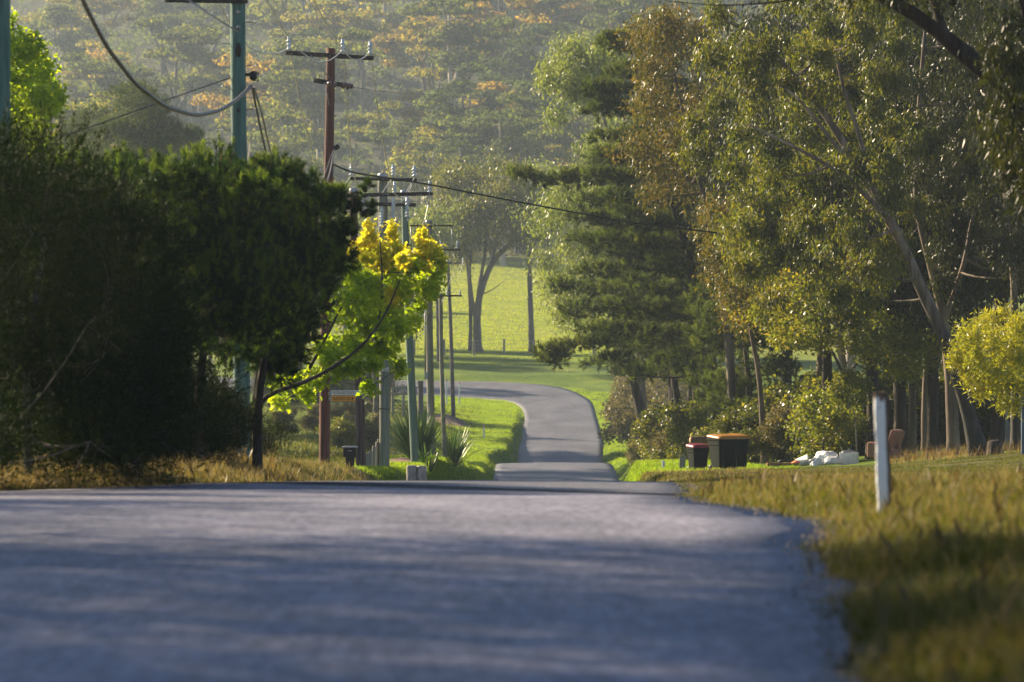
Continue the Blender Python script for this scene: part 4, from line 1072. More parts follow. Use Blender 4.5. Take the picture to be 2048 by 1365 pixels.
tr[2] = (np.array(tr[2][0]), .045, .012); tr[3] = (np.array(tr[3][0]), .04, .015); tr[1] = (np.array(tr[1][0]), .07, .03)
cl += [(P(x, y, 86.5), (.14, .14, .1)) for x, y in ((560, 770), (590, 760), (615, 790), (640, 760), (660, 720), (680, 745), (710, 735), (720, 690), (745, 730), (765, 660))]
cl += poly_clumps([(480, 560), (600, 520), (620, 640), (560, 720), (490, 700)], 87, 91, 14, .25, .35)
mp = make_tree('maple_tree', 'bright yellow-green backlit maple with a low bough reaching over the street signs', 'maple tree', ground_at(509, 86, 0), tr, cl + tips[:0],
               bl(160, sz=.115, k=6, spread=.085), M['bark_dark'], G['maple'], rmax=.022, twigs=5, lift=.1)
tips += poly_clumps([(700, 500), (870, 500), (885, 580), (780, 620), (700, 600)], 87.3, 89, 12, .06, .1)
lb = MB(); broad_leaves(lb, tips, 170, sz=.105, k=6, spread=.06); lb.build('new_growth', G['maple_tip'], mp)
# --- maple at the left edge
cl = poly_clumps([(-60, 30), (15, 45), (55, 95), (85, 150), (100, 180), (105, 225), (70, 265), (25, 290), (-60, 300)], 90, 95, 40, .28, .42)
cl += [(P(x, y, 92), (.18, .18, .18)) for x, y in ((92, 305), (100, 330), (70, 320), (104, 195), (60, 90))]
make_tree('maple_tree', 'bright green maple with reddish tips behind the pole at the photo edge', 'maple tree', ground_at(10, 92, 0), [tp([(10, 930), (0, 700), (10, 400), (0, 120)], 92, .14, .03)], cl,
          bl(420, sz=.12, k=7, spread=.13), M['bark_dark'], G['maple'], rmax=.05)
# --- hazy pine in the valley behind the cable loop
def boughs(poly, d0, d1, n, r0, r1, flat): return poly_clumps(poly, d0, d1, n, r0, r1, flat)
cl = boughs([(270, 178), (300, 200), (330, 250), (375, 275), (385, 310), (330, 330), (200, 330), (170, 300), (205, 245), (235, 205)], 246, 254, 36, .9, 1.5, .4)
make_tree('pine_tree', 'hazy dark wide pine standing alone behind the hanging cable loop', 'pine tree', ground_at(268, 250, 0), [tp([(268, 850), (266, 500), (268, 300), (272, 190)], 250, .3, .08)], cl,
          pl(90, k=14, ln=.3, wd=.045, slen=.5), M['bark_grey'], G['pine_right'], rmax=.1, twigs=3, lift=-.1)
cl = boughs([(150, 250), (190, 230), (200, 290), (190, 330), (120, 330), (130, 280)], 275, 283, 18, .9, 1.4, .5)
make_tree('pine_tree', 'smaller hazier pine to the side of the wide valley pine', 'pine tree', ground_at(160, 280, 0), [tp([(160, 850), (162, 500), (158, 240)], 280, .25, .06)], cl,
          pl(90, k=14, ln=.3, wd=.05, slen=.5), M['bark_grey'], G['pine_right'], rmax=.1, twigs=2, lift=-.1)

# --- right: the big gum with two trunks, lit from the left
GUM = 'tall gums of the right-hand verge'
polyR = [(1395, 70), (1480, -50), (1800, -60), (1830, 300), (1850, 560), (1760, 610), (1640, 640), (1530, 600), (1470, 520), (1450, 430), (1390, 400), (1375, 260), (1400, 150)]
cl = poly_clumps(polyR, 115, 125, 112, .30, .58, 1.0)
tr = [tp([(1962, 905), (1930, 800), (1895, 680), (1850, 600), (1800, 470), (1760, 410), (1720, 340), (1660, 240), (1590, 150), (1500, 60)], 119, .25, .06),
      (np.array(px_path([(1800, 470), (1745, 385), (1735, 330), (1712, 250), (1690, 190), (1670, 100)], 117.5)), .10, .045),
      (np.array(px_path([(1780, 440), (1690, 350), (1600, 300), (1500, 250)], 117)), .09, .03), (np.array(px_path([(1720, 340), (1670, 290), (1600, 200), (1560, 170)], 116.5)), .08, .03)]
make_tree('gum_tree', 'big leaning gum with a dark fire-scarred base and pale upper limbs behind the white post', 'gum tree', ground_at(1962, 119, 0), tr, cl,
          gl(720, ln=.17, wd=.048, spread=.11), M['bark_fire'], G['gum'], rmax=.05, twigs=3, sides=12)
cl = poly_clumps([(1830, -40), (2100, -40), (2100, 600), (1960, 610), (1860, 560), (1820, 300)], 123, 130, 62, .34, .62, 1.0)
tr = [tp([(1908, 890), (1902, 780), (1890, 640), (1860, 520), (1830, 420), (1835, 250), (1850, 60)], 125, .2, .05), (np.array(px_path([(1890, 640), (1930, 520), (1945, 430), (1990, 330)], 125)), .09, .03)]
make_tree('gum_tree', 'straighter gum with a pale-sided trunk right beside the leaning gum', 'gum tree', ground_at(1908, 125, 0), tr, cl,
          gl(760, ln=.17, wd=.042, spread=.12), M['bark_gum'], G['gum_dark'], rmax=.05, twigs=3)
tr = [tp([(2032, 885), (2030, 700), (2028, 560), (2015, 430), (2000, 300)], 122, .17, .06), (np.array(px_path([(2028, 560), (2040, 420), (2060, 300)], 122)), .08, .03)]
cl = poly_clumps([(1960, 250), (2110, 200), (2110, 560), (2060, 600), (1980, 480)], 120, 125, 18, .45, .7, .9)
make_tree('gum_tree', 'slender gum with a smooth pale trunk above the bright wattle', 'gum tree', ground_at(2032, 122, 0), tr, cl, gl(700, ln=.17, wd=.042), M['bark_fire'], G['gum_dark'], rmax=.05)
# dark limb reaching in from a nearer tree outside the frame
cl = poly_clumps([(1990, 60), (2080, 30), (2140, 200), (2100, 440), (2030, 420), (1975, 300), (2000, 200)], 58, 62, 22, .22, .34) + poly_clumps([(1560, -90), (1900, -110), (2000, -40), (1700, -30)], 58, 63, 16, .22, .32)
tr = [tp([(2240, 1000), (2230, 700), (2180, 420), (2110, 260), (2040, 175), (1965, 150), (1890, 70), (1810, 5), (1700, -30), (1620, -60)], 60, .36, .05), (np.array(px_path([(2110, 260), (2060, 100), (2040, -60)], 60.5)), .12, .05),
      (np.array(px_path([(1700, -30), (1560, 5), (1440, 12), (1330, 2)], 60)), .018, .006), (np.array(px_path([(1890, 70), (1870, 10), (1850, -60)], 60)), .07, .04)]
make_tree('gum_tree', 'near-black gum limb slanting in from the top corner with its dark leaves', 'gum tree', ground_at(2240, 60, 0), tr, cl, gl(420, ln=.15, wd=.03, spread=.12), M['bark_dark'], G['gum_dark'], rmax=.03, twigs=2)
# rusty gums left of the big one
cl = poly_clumps([(1270, 60), (1320, 30), (1430, 50), (1440, 190), (1420, 330), (1360, 400), (1300, 390), (1265, 300), (1290, 200)], 146, 152, 36, .55, .85, .6)
make_tree('gum_tree', 'rust-tinged gum whose upper crown stands above the pines', 'gum tree', ground_at(1470, 149, 0), [tp([(1470, 890), (1460, 700), (1430, 480), (1390, 330), (1350, 150)], 149, .2, .05)], cl, gl(560, ln=.2, wd=.055, spread=.22, droop=.7), M['bark_gum'], G['gum_orange'], rmax=.06)
cl = poly_clumps([(1400, 400), (1470, 390), (1540, 480), (1560, 600), (1520, 650), (1470, 640), (1400, 540)], 136, 142, 26, .45, .7, .75)
make_tree('gum_tree', 'orange-leaved young gum where the black service cable ends', 'gum tree', ground_at(1530, 139, 0), [tp([(1530, 890), (1520, 760), (1490, 600), (1460, 450)], 139, .12, .03)], cl, gl(560, ln=.17, wd=.055, spread=.2, droop=.6), M['bark_gum'], G['gum_orange'], rmax=.05)
# pale gum hanging over the bend
cl = poly_clumps([(1085, 140), (1130, 110), (1180, 70), (1240, 100), (1220, 210), (1160, 200), (1110, 240)], 224, 231, 30, .35, .7, .8)
cl += poly_clumps([(1070, 430), (1100, 400), (1160, 300), (1240, 230), (1300, 240), (1320, 420), (1260, 540), (1200, 640), (1130, 670), (1090, 600), (1080, 500)], 224, 232, 64, .75, 1.2, .9)
make_tree('gum_tree', 'pale glittering gum with hanging leaves over the far bend', 'gum tree', ground_at(1290, 228, 0), [tp([(1290, 880), (1280, 700), (1260, 480), (1230, 300), (1180, 160)], 228, .28, .05), (np.array(px_path([(1260, 480), (1200, 420), (1130, 430)], 228)), .1, .04), (np.array(px_path([(1270, 620), (1200, 600), (1130, 620)], 228)), .08, .03)], cl,
          gl(520, ln=.26, wd=.075, spread=.3), M['bark_gum'], G['gum_pale'], rmax=.09)
# shore pines with layered boughs
def tiers(pts, d, n, l0, l1, per=5, h0=.16):
    """whorls of flat boughs along a pine's trunk"""
    p = smooth_path([P(x, y, d) for x, y in pts], 60); out = []; az = 0.0
    for k in range(n):
        f = h0 + (1 - h0) * k / (n - 1); q = p[int(f * 59)]; L = (l0 - l1) * (1 - f) ** .75 + l1
        for b in range(per):
            az += 2.399 + rng.normal() * .25; le = L * rng.uniform(.65, 1.12); dr = np.array([math.cos(az), math.sin(az), 0])
            for t in ((.38, .68, .98) if le > 2.2 else (.5, .95)):
                c_ = q + dr * le * t + [0, 0, -.06 * le * t + .10 * le * t * t + rng.normal() * .1]
                r_ = .30 + .13 * le * (1.15 - .5 * t); out.append((c_, (r_ * 1.1, r_ * 1.1, .17)))
    return out


TR_A = [(1440, 880), (1432, 760), (1405, 650), (1380, 520), (1345, 400), (1300, 250), (1270, 90)]
cl = tiers(TR_A, 165, 14, 6.2, 1.1, 6, .27)
cl += [(P(x, y, 166), (.6, .6, .2)) for x, y in ((1045, 350), (1080, 362), (1120, 365), (1150, 355), (1095, 705), (1125, 700), (1160, 690), (1200, 690), (1110, 720), (1145, 630), (1125, 575), (1230, 720), (1280, 750))]
tr = [tp([(1440, 880), (1432, 760), (1405, 650), (1380, 520), (1345, 400), (1300, 250), (1270, 90)], 165, .3, .06)]
pnA = make_tree('pine_tree', 'largest layered pine, its boughs reaching out over the road', 'pine tree', ground_at(1440, 165, 0), tr, cl, shore, M['bark_dark'], [G['pine_right'], G['pine_rtip']], 'layered pines of the right-hand verge', rmax=.07, twigs=4, lift=-.1)
MB().tube(smooth_path([P(1390, 545, 164.66), P(1396, 590, 164.66), P(1404, 640, 164.66)], 8), [.05, .16, .18, .19, .2, .19, .17, .05], 10).build('bark_scar', M['logend'], pnA)
TR_B = [(1352, 880), (1346, 760), (1318, 600), (1270, 450), (1235, 330)]
make_tree('pine_tree', 'second layered pine standing between the largest one and the bend', 'pine tree', ground_at(1352, 181, 0), [tp(TR_B, 181, .26, .06)], tiers(TR_B, 181, 11, 4.6, 1.4, 6, .34), shore, M['bark_dark'], [G['pine_right'], G['pine_rtip']], 'layered pines of the right-hand verge', rmax=.07, twigs=3, lift=-.1)
cl = boughs([(1420, 560), (1500, 560), (1570, 640), (1580, 760), (1530, 860), (1430, 880), (1400, 760)], 148, 156, 50, .55, .95, .24)
make_tree('pine_tree', 'lower dark pine filling the gap behind the yellow-lidded bins', 'pine tree', ground_at(1500, 152, 0), [tp([(1500, 895), (1500, 800), (1490, 680), (1480, 560)], 152, .18, .05)], cl, shore, M['bark_dark'], [G['pine_right'], G['pine_rtip']], 'layered pines of the right-hand verge', rmax=.06, lift=-.1)
for (a, b_, d, r, lab) in ((1300, 1262, 200, .3, 'short dark leaning trunk of a pine closest to the bend'), (1372, 1345, 172, .2, 'leaning pine trunk right behind the stakes'), (1398, 1388, 168, .17, 'straight pine trunk behind the log'), (1345, 1346, 178, .12, 'thin straight pine trunk before the dry scrub')):
    poly = [(b_ - 60, 560), (b_ + 40, 540), (b_ + 60, 700), (b_ + 20, 760), (b_ - 70, 740)]
    make_tree('pine_tree', lab, 'pine tree', ground_at(a, d, 0), [tp([(a, 880), ((a + b_) / 2, 820), (b_, 740), (b_ - 6, 620)], d, r, r * .5)], boughs(poly, d - 3, d + 3, 18, .6, 1.0, .24), shore, M['bark_dark'], [G['pine_right'], G['pine_rtip']], 'layered pines of the right-hand verge', rmax=.06, lift=-.1)
# understory
cl = poly_clumps([(1490, 600), (1560, 560), (1700, 570), (1800, 640), (1890, 660), (1890, 740), (1800, 760), (1720, 690), (1640, 700), (1560, 740), (1500, 690)], 129, 136, 58, .36, .6, .7)
make_tree('understory_tree', 'yellow-green small tree with scattered red leaves under the big gum', 'tree', ground_at(1700, 133, 0), [tp([(1700, 890), (1690, 760), (1660, 690), (1600, 640)], 133, .09, .03), (np.array(px_path([(1690, 760), (1740, 690), (1820, 660)], 133)), .05, .02)], cl, bl(300, sz=.12, k=8, spread=.16), M['bark_grey'], G['understory'], rmax=.04, twigs=4)
cl = poly_clumps([(1930, 670), (1970, 640), (2060, 650), (2070, 780), (1990, 780), (1950, 720), (1925, 690)], 94, 98, 46, .09, .2) + [(P(x, y, 95.5), (.12, .12, .08)) for x, y in ((1908, 722), (1918, 700), (1932, 668), (1940, 760), (1958, 785), (2005, 805), (2030, 812), (1975, 642), (2010, 628), (1925, 735))]
make_tree('wattle', 'bright golden-green wattle bush hanging in at the photo edge', 'wattle', ground_at(2075, 96, 0), [tp([(2075, 930), (2060, 850), (2030, 760), (2000, 700)], 96, .06, .02)], cl, lambda mb, c: gum_leaves(mb, c, 230, ln=.15, wd=.03, k=9, spread=.1, droop=-.1), M['bark_grey'], G['wattle'], rmax=.02)
cl = poly_clumps([(1585, 850), (1610, 800), (1650, 790), (1690, 810), (1720, 860), (1700, 900), (1590, 905)], 130, 134, 30, .26, .42)
make_tree('shrub', 'orange-tinged leafy shrub right behind the dumped rubbish', 'shrub', ground_at(1645, 132, 0), [tp([(1645, 905), (1648, 860), (1655, 810)], 132, .04, .015)], cl, bl(260, sz=.11, k=7, spread=.12), M['bark_grey'], G['understory'], rmax=.025)
cl = poly_clumps([(1665, 760), (1700, 745), (1735, 765), (1720, 800), (1680, 815)], 128, 130, 10, .2, .3)
make_tree('shrub', 'small yellow-green leafy spray before the smooth pale trunk', 'shrub', ground_at(1715, 129, 0), [tp([(1715, 905), (1712, 850), (1700, 780)], 129, .03, .01)], cl, bl(220, sz=.11, k=7, spread=.1), M['bark_grey'], G['understory'], rmax=.02)


# --- prototypes copied along the right-hand wood
def proto_tree(name, label, cat, group, seed, h, r, leaf, bark, mat, n=40, tr=(.2, .06), cz=(.45, 1.0), flat=.8, rc=(.7, 1.1), lean=.05, rmax=.06, twigs=3, sides=8, forks=2):
    rs = np.random.default_rng(seed); base = np.array([0., -200. - seed * 20, -50.])
    cl = []
    while len(cl) < n:
        q = rs.uniform(-1, 1, 3)
        if np.linalg.norm(q) > 1: continue
        cl.append((base + np.array([q[0] * r, q[1] * r, h * (cz[0] + cz[1]) / 2 + q[2] * h * (cz[1] - cz[0]) / 2]), np.array([1.1, 1.1, flat]) * rs.uniform(*rc)))
    top = base + np.array([rs.normal() * lean * h, rs.normal() * lean * h, h * .85])
    pts = np.array([base - [0, 0, .4], base + [0, 0, h * .2], base * .5 + top * .5 + rs.normal(size=3) * .02 * h, top])
    trk = [(pts, *tr)]
    for k in range(forks):
        a = base + (top - base) * rs.uniform(.35, .55); e = cl[rs.integers(len(cl))][0]
        trk.append((np.array([a, (a + e) / 2 + [0, 0, .05 * h], e]), tr[0] * .5, tr[1] * .5))
    return make_tree(name, label, cat, base, trk, cl, leaf, bark, mat, group, rmax, twigs, sides=sides)


def scatter(proto_list, spots, labels=None):
    """spots: (px, distance, scale, proto index); the prototype itself takes its first spot"""
    used = set()
    for k, (px, d, s, i, *lab) in enumerate(spots):
        pr = proto_list[i]; g = ground_at(px, d, .1)
        if i in used: copy_tree(pr, g, random.uniform(0, 6.28), s, lab[0] if lab else None)
        else:
            used.add(i); LATER.append((pr, g, random.uniform(0, 6.28), s, lab[0] if lab else None))


LATER = []
TG = [proto_tree('gum_tree', 'tall dark gum in the wood', 'gum tree', GUM, 11, 15, 3.4, gl(520, ln=.22, wd=.06, spread=.26), M['bark_dark'], G['gum_dark'], 46, (.24, .08), (.35, 1.0), rc=(.8, 1.2)),
      proto_tree('gum_tree', 'tall dark gum in the wood', 'gum tree', GUM, 12, 13, 3.0, gl(520, ln=.22, wd=.06, spread=.26), M['bark_gum'], G['gum_dark'], 40, (.17, .06), (.3, 1.0), rc=(.8, 1.2)),
      proto_tree('gum_tree', 'tall dark gum in the wood', 'gum tree', GUM, 13, 14, 3.2, gl(520, ln=.22, wd=.06, spread=.26), M['bark_pale'], G['gum'], 42, (.2, .07), (.38, 1.0), rc=(.8, 1.2))]
scatter(TG, [(1800, 134, 1.0, 0, 'slim black trunk just left of the armchair, deep in shade'), (1866, 133, .95, 0, 'slim black trunk between the armchair and the two big gums'), (1655, 138, 1.0, 0, 'dark trunk rising behind the orange-tinged shrub'), (1995, 130, 1.0, 0, 'dark trunk behind the low stump and the wattle'), (1690, 134, .95, 2, 'gum with a smooth pale kinked trunk behind the rubbish pile'), (1746, 133, 1.0, 0, 'gum with a thick black trunk right of the smooth pale one'),
             (1825, 136, .9, 1, 'thin gum trunk standing behind the armchair'), (1850, 140, .9, 1, 'second thin gum trunk behind the armchair, deeper in the wood'),
             (1570, 158, 1.2, 0, 'dark gum behind the lower pine and the orange-tinged shrub'), (1640, 168, 1.45, 1, 'gum deep in the wood behind the orange-tinged shrub'), (1480, 182, 1.2, 2, 'gum standing behind the layered pines'),
             (1780, 166, 1.4, 0, 'gum deep in the wood behind the thick black trunk'), (1930, 158, 1.5, 1, 'gum deep in the wood behind the leaning gum'), (2060, 150, 1.3, 0, 'gum deep in the wood behind the paling fence'),
             (1380, 205, 1.0, 0, 'gum standing far behind the bins and the log'), (1990, 185, 1.5, 2, 'hindmost gum of the wood behind the wattle'), (1880, 192, 1.5, 0, 'hindmost gum of the wood between the two big trunks'), (1700, 195, 1.6, 2, 'hindmost gum of the wood behind the smooth pale trunk'), (2190, 140, 1.3, 0, 'gum of the wood beyond the photo edge, past the paling fence'), (2260, 165, 1.5, 1, 'gum of the wood far beyond the photo edge'), (2330, 145, 1.3, 2, 'pale-trunked gum of the wood beyond the photo edge'), (2420, 180, 1.5, 0, 'gum at the far end of the wood, outside the view')])
SH = [proto_tree('shrub', 'dry olive shrub', 'shrub', 'dry shrubs at the foot of the wood', 21, 1.9, 1.0, bl(330, sz=.1, k=7, spread=.12), M['bark_grey'], G['shrub_dry'], 20, (.04, .015), (.15, 1.0), rc=(.25, .42), rmax=.02, sides=5),
      proto_tree('shrub', 'leafy dark green shrub', 'shrub', 'leafy shrubs at the foot of the wood', 22, 2.2, 1.1, bl(330, sz=.11, k=7, spread=.12), M['bark_grey'], G['gum'], 20, (.04, .015), (.12, 1.0), rc=(.28, .45), rmax=.02, sides=5),
      proto_tree('shrub', 'yellow-green shrub', 'shrub', 'yellow-green shrubs at the foot of the wood', 23, 1.8, .9, bl(330, sz=.1, k=7, spread=.12), M['bark_grey'], G['understory'], 18, (.04, .015), (.15, 1.0), rc=(.25, .42), rmax=.02, sides=5),
      proto_tree('shrub', 'dark twiggy scrub', 'shrub', 'dark scrub in the shade', 24, 2.0, 1.1, fl(60, k=16, slen=.4, ln=.07, wd=.018), M['bark_grey'], G['bush'], 22, (.04, .015), (.1, 1.0), rc=(.28, .45), rmax=.02, sides=5)]
LB = {0: 'dry olive shrub in the scrub along the foot of the wood', 1: 'leafy dark green shrub along the foot of the wood', 2: 'yellow-green shrub along the foot of the wood', 3: 'dark fine-twigged scrub bush in the shade under the trees'}
rs = np.random.default_rng(3); sp = []
for d in np.arange(120, 300, 4.2):           # the scrub edge of the wood
    e = 1278 if d > 190 else np.interp(d, [119, 140, 165, 190], [1560, 1470, 1375, 1290])
    for k in range(2):
        px = e + k * rs.uniform(45, 110) + rs.uniform(-4, 26)
        i = int(rs.choice([0, 1, 2, 3], p=[.5, .12, .33, .05] if d > 165 else [.15, .4, .3, .15]))
        if d < 136 and px > 1480: continue
        sp.append((px, d + rs.uniform(-1, 1), rs.uniform(.6, 1.1) * (.85 if d > 190 and k == 0 else 1.35 if d > 160 else 1), i, LB[i]))
for k in range(56):                           # deeper understory
    px = rs.uniform(1560, 2080); d = rs.uniform(144, 168); i = int(rs.choice([0, 1, 2, 3], p=[.04, .52, .2, .24])); sp.append((px, d, rs.uniform(.8, 1.6), i, LB[i]))
for px, d, s, i in ((415, 72, .7, 3), (380, 70, .6, 3), (300, 68, .8, 3), (120, 64, .8, 3), (530, 88, .5, 3), (395, 69, .8, 3), (372, 68, .9, 3)): sp.append((px, d, s, i, LB[i]))
for k in range(20): sp.append((rs.uniform(1262, 1350), rs.uniform(235, 330), rs.uniform(1.2, 1.9), 0 if k % 4 else 2, LB[0 if k % 4 else 2]))
sp += [(676, 190, .95, 2, 'pale yellow-green upright shrub on the shaded slope behind the mailbox'), (702, 192, .5, 0, 'low dry bush beside the pale upright shrub on the slope'), (735, 205, .8, 1, 'dark bush on the shaded slope behind the street signs')]
for k in range(14): sp.append((rs.uniform(560, 790), rs.uniform(200, 262), rs.uniform(.35, .7), 0, 'dry olive shrub on the shaded slope left of the poles'))
for k in range(16): sp.append((rs.uniform(540, 790), rs.uniform(268, 302), rs.uniform(.9, 1.7), 3, 'dark fine-twigged scrub bush hiding the road before the valley'))
scatter(SH, sp)
GUMV = [proto_tree('gum_tree', 'gum', 'gum tree', 'gums in the shaded valley', 31, 13, 3.6, gl(330, ln=.3, wd=.09, spread=.34), M['bark_grey'], G['gum_dark'], 40, (.26, .08), (.4, 1.0), rc=(.9, 1.4)),
        proto_tree('gum_tree', 'gum', 'gum tree', 'gums in the shaded valley', 32, 15, 4.2, gl(330, ln=.3, wd=.09, spread=.34), M['bark_grey'], G['gum_pale'], 44, (.3, .08), (.4, 1.0), rc=(.9, 1.4))]
VL = 'hazy gum in the valley behind the young pines'
scatter(GUMV, [(x, d, s, i, VL) for x, d, s, i in ((480, 215, .9, 0), (380, 240, 1.0, 1), (320, 200, .8, 0), (210, 215, .8, 0), (90, 250, .9, 1), (20, 210, .9, 0), (-90, 180, 1.0, 1), (-160, 130, 1.0, 0), (540, 285, .8, 0), (-260, 240, 1.2, 1), (-330, 165, 1.2, 1), (600, 330, .75, 1), (420, 320, .8, 0), (735, 362, .8, 1), (650, 368, .9, 0), (580, 358, .9, 1), (815, 373, .75, 0), (690, 378, .85, 1), (480, 362, 1.0, 1))]
        + [(752, 262, .8, 0, 'gum with a thick fork trunk behind the grey-green pole')])
# unseen gums added beside the near road so their shade lies across it
SHG = [proto_tree('gum_tree', 'unseen roadside gum added to shade the near asphalt', 'gum tree', 'unseen roadside gums added for shade', 41, 9.5, 3.4, gl(420, ln=.2, wd=.06, spread=.34), M['bark_gum'], G['gum_dark'], 30, (.25, .08), (.2, 1.0), rc=(.8, 1.25))]
for x, y, s in ((-14, 27, 1.25), (-13.5, 22, 1.2), (-14, 17, 1.2), (-13.5, 32, 1.2), (-15, 36, 1.2), (-15, 11, 1.2), (-19, 24, 1.4), (-19, 31, 1.4), (-16, 46, .9), (-21, 45, 1.2), (-15, 53, .8), (-18, 17, 1.4)):
    g = np.array([x, y, gz(x, y)]); 
    if y == 27: LATER.append((SHG[0], g, .4, s, None))
    else: copy_tree(SHG[0], g, random.uniform(0, 6), s)

# --- the gums on the paddock's edge
def farm_gum(label, trunks, poly, d, n, mat=G['gum_pale'], per=430):
    tr = [tp(t[0], d, t[1], t[2]) if t[3] else (np.array(px_path(t[0], d)), t[1], t[2]) for t in trunks]
    return make_tree('gum_tree', label, 'gum tree', ground_at(trunks[0][0][0][0], d, 0), tr, poly_clumps(poly, d - 5, d + 5, n, .65, 1.35, .6), gl(per, ln=.36, wd=.12, spread=.45), M['bark_grey'], mat, 'gums at the paddock fence', rmax=.13, twigs=3)


farm_gum('gum with several dark stems growing from one foot at the paddock fence', [([(956, 700), (953, 640), (958, 590), (985, 520), (1025, 485), (1055, 455)], .42, .16, 1), ([(958, 690), (946, 610), (938, 550), (945, 480), (940, 420)], .2, .08, 0), ([(956, 640), (957, 580), (970, 510), (975, 430)], .22, .09, 0), ([(962, 590), (985, 580), (1012, 560)], .07, .02, 0), ([(985, 520), (1000, 450), (1010, 400)], .14, .05, 0)],
         [(850, 430), (890, 350), (1000, 325), (1070, 350), (1095, 430), (1060, 490), (1000, 460), (960, 500), (880, 510)], 368, 64, G['gum'])
farm_gum('lone straight dark gum trunk with few leaves at the paddock fence', [([(1064, 704), (1061, 620), (1059, 540), (1056, 470), (1050, 400)], .3, .14, 1), ([(1060, 570), (1085, 560), (1100, 580)], .07, .02, 0), ([(1058, 480), (1080, 420), (1090, 380)], .1, .04, 0)],
         [(1010, 350), (1080, 330), (1130, 380), (1120, 450), (1060, 440), (1020, 420)], 367, 30)
farm_gum('narrow dark gum trunk just beside the many-stemmed gum', [([(940, 702), (942, 640), (938, 560), (930, 500), (925, 440)], .2, .09, 1)], [(880, 440), (930, 380), (960, 400), (950, 470), (900, 490)], 369, 16)
farm_gum('gum at the far bend with a broken dark trunk beside the grey pole', [([(878, 730), (876, 640), (872, 560), (862, 500)], .2, .08, 1)], [(810, 470), (860, 420), (900, 440), (890, 500), (830, 520)], 352, 16)

# --- the wooded hillside
HG = 'trees of the wooded hillside'
def hill_leaf(per, sz):
    def f(mb, cl):
        for c, r in cl:
            o, u = in_ell(per, r, .5)
            o[:, 2] = np.where(o[:, 2] < 0, o[:, 2] * .45, o[:, 2])
            p = np.array(c) + o; nrm = unit(np.array([0, 0, .4]) + u * 1.1 + rng.normal(size=p.shape) * .38)
            ax = unit(np.cross(nrm, rng.normal(size=p.shape))); side = np.cross(nrm, ax); s = sz * rng.uniform(.6, 1.4, len(p))
            L_diamond(mb, p - ax * s[:, None] * .5, ax, side, s, s * .62)
    return f


HT = []; HLAB = []
for k, (h, r, mat, bk, lab) in enumerate(((17, 5.6, 'hill', 'bark_pale', 'olive'), (20, 5.0, 'hill', 'bark_gum', 'olive'), (15, 6.0, 'hill_orange', 'bark_gum', 'rust'), (18, 5.4, 'hill_orange', 'bark_gum', 'rust'),
                                          (16, 4.8, 'hill_dark', 'bark_grey', 'dark'), (21, 5.6, 'hill_dark', 'bark_pale', 'dark'), (14, 5.2, 'hill', 'bark_grey', 'olive'), (16, 6.2, 'hill_orange', 'bark_gum', 'rust'))):
    L_ = {'olive': 'hazy olive green gum in the forest on the far hillside', 'rust': 'hazy gum with rusty orange crown in the forest on the far hillside', 'dark': 'hazy dark green gum in the forest on the far hillside'}[lab]
    HT.append(proto_tree('forest_tree', L_, 'tree', {'olive': 'olive green', 'rust': 'rusty orange', 'dark': 'dark green'}[lab] + ' forest trees on the far hillside', 51 + k, h, r, hill_leaf(360, .46), M[bk], G[mat], 17 + k % 3 * 3, (.34, .12), (.5, 1.0), .5, (1.3, 2.4), .06, .12, 1, 6, 3))
rs = np.random.default_rng(9); pts = []
d = 405.0
while d < 1065:
    step = 13 + d * .0150
    half = d * .131; w0, w1 = -half, half * .5
    x = w0 + rs.uniform(0, step)
    while x < w1:
        xx = x + rs.uniform(-.35, .35) * step; dd = d + rs.uniform(-.4, .4) * step
        px = CX + xx / dd * F
        ok = dd > 552 or px < 250
        if ok: pts.append((xx, dd))
        x += step * rs.uniform(.8, 1.2)
    d += step * .98
print('hill trees', len(pts))
first = {}
order = rs.permutation(len(pts)); N_IND = 296
far_sorted = sorted(range(len(pts)), key=lambda i: pts[i][1]); indiv = set(far_sorted[:N_IND]); rest = [pts[i] for i in far_sorted[N_IND:]]
for i in sorted(indiv):
    x, dd = pts[i]
    px = CX + x / dd * F; yimg = CY - (ground(np.array([x]), np.array([dd]))[0] - CZ) / dd * F
    p_or = .34 if 650 < px < 1300 and 60 < yimg < 330 else .12
    k = int(rs.choice([2, 3, 7])) if rs.random() < p_or else int(rs.choice([0, 1, 4, 5, 6], p=[.3, .26, .1, .08, .26]))
    g = np.array([x, dd, gz(x, dd) - .3]); s = rs.uniform(.9, 1.75)
    if k in first: copy_tree(HT[k], g, rs.uniform(0, 6.28), s)
    else: first[k] = 1; LATER.append((HT[k], g, rs.uniform(0, 6.28), s, None))
for k in range(8):
    if k not in first: print('unused proto', k)
# trees standing behind the paddock
for px, d in ((868, 540), (905, 536), (930, 548), (985, 538), (1006, 530), (1033, 545), (1075, 538), (1110, 548), (1150, 540), (1190, 550), (850, 560), (890, 572), (950, 565), (1020, 572), (1060, 562), (1095, 575), (1135, 566), (920, 585), (1000, 592), (1075, 590)):
    g = ground_at(px, d, .3); copy_tree(HT[int(rs.choice([1, 5, 0]))], g, rs.uniform(0, 6.28), rs.uniform(.85, 1.15))
for k in range(260):
    d_ = 470 + 600 * rs.random(); rest.append((d_ * (rs.uniform(.068, .32) if rs.random() < .6 else -rs.uniform(.134, .28)), d_))
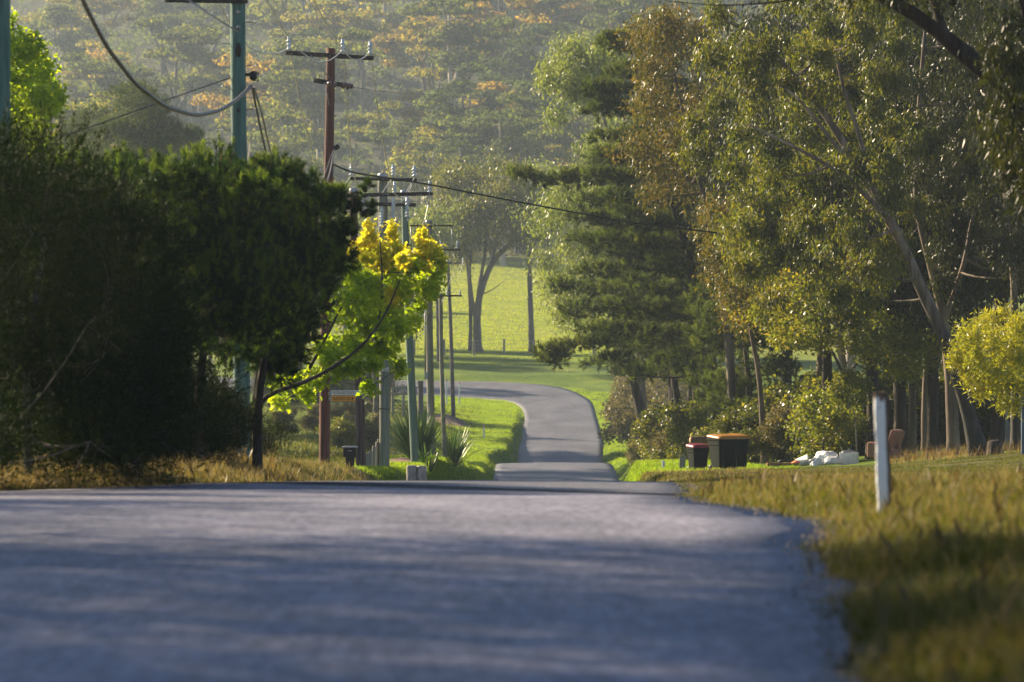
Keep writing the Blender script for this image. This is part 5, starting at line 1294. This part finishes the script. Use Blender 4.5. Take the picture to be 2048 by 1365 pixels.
# the farthest rows as one mass, and brush between the trees
mb = MB()
for x, dd in rest:
    z = gz(x, dd)
    cl = []
    for q in range(12):
        a = unit(rs.normal(size=3)) * rs.random() ** .4; cl.append((np.array([x, dd, z + 12]) + a * [4.5, 4.5, 4.2], np.array([2.0, 2.0, 1.0]) * rs.uniform(.8, 1.3)))
    hill_leaf(120, .8)(mb, cl); mb.tube([(x, dd, z - .5), (x + .3, dd, z + 6), (x + .2, dd, z + 12)], [.3, .25, .12], 5)
if rest: tag(mb.build('forest', G['hill_dark']), kind='stuff')
mb = MB(); n = 5200
dd = 405 + (1070 - 405) * rs.random(n) ** .7; x = rs.uniform(-1, .35, n) * dd * .132
px = CX + x / dd * F; k = (dd > 545) | (px < 300); x, dd = x[k], dd[k]
z = ground(x, dd)
hill_leaf(16, .75)
cl = [(np.array([a, b, c + .7]), np.array([2.2, 2.2, 1.3])) for a, b, c in zip(x, dd, z)]
hill_leaf(14, .8)(mb, cl); tag(mb.build('undergrowth', G['hill_dark']), kind='stuff')

for pr, g, rz_, s, lab in LATER:
    pr.location = [float(q) for q in g]; pr.rotation_euler = (0, 0, rz_); pr.scale = (s, s, s)
    if lab: pr['label'] = lab

# ================================================================== AIR, LIGHT, CAMERA
m, nt, out = newmat('valley_haze')
v = nt.nodes.new('ShaderNodeVolumePrincipled'); v.inputs['Color'].default_value = (.66, .80, 1, 1); v.inputs['Density'].default_value = .0002; v.inputs['Anisotropy'].default_value = .45
nt.links.new(v.outputs[0], out.inputs['Volume'])
hz = MB().box((0, 690, 62), (1000, 1500, 160)).build('haze', m, origin=(0, 0, 0)); tag(hz, kind='stuff')

AZ, EL = math.radians(52), math.radians(26)
S = Vector((-math.sin(AZ) * math.cos(EL), math.cos(AZ) * math.cos(EL), math.sin(EL)))
su = bpy.data.lights.new('sun', 'SUN'); su.energy = 5; su.angle = math.radians(.6); su.color = (1, .81, .54)
so = bpy.data.objects.new('sun', su); COL.objects.link(so); so.rotation_euler = (-S).to_track_quat('-Z', 'Y').to_euler(); so.location = (-60, 40, 60)
w = bpy.data.worlds.new('World'); SC.world = w; w.use_nodes = True; nt = w.node_tree
bg = nt.nodes['Background']; bg.inputs[1].default_value = .05
sk = nt.nodes.new('ShaderNodeTexSky'); sk.sky_type = 'NISHITA'; sk.sun_disc = False; sk.sun_elevation = EL; sk.sun_rotation = -AZ; sk.altitude = 2500; sk.dust_density = .4
nt.links.new(sk.outputs[0], bg.inputs[0])
cam = bpy.data.cameras.new('camera'); co = bpy.data.objects.new('camera', cam); COL.objects.link(co); SC.camera = co
co.location = (0, 0, CZ); co.rotation_euler = (math.pi / 2, 0, 0); cam.sensor_width = 36; cam.lens = F / 2048 * 36
cam.clip_start = .5; cam.clip_end = 4000; cam.dof.use_dof = True; cam.dof.focus_distance = 122; cam.dof.aperture_fstop = 3.0
SC.view_settings.view_transform = 'Standard'; SC.view_settings.look = 'None'; SC.view_settings.exposure = 1.62; SC.view_settings.gamma = 1
c = SC.cycles
c.max_bounces = 6; c.diffuse_bounces = 3; c.glossy_bounces = 2; c.transmission_bounces = 4; c.transparent_max_bounces = 6; c.volume_bounces = 1
c.use_denoising = True; c.sample_clamp_indirect = 6
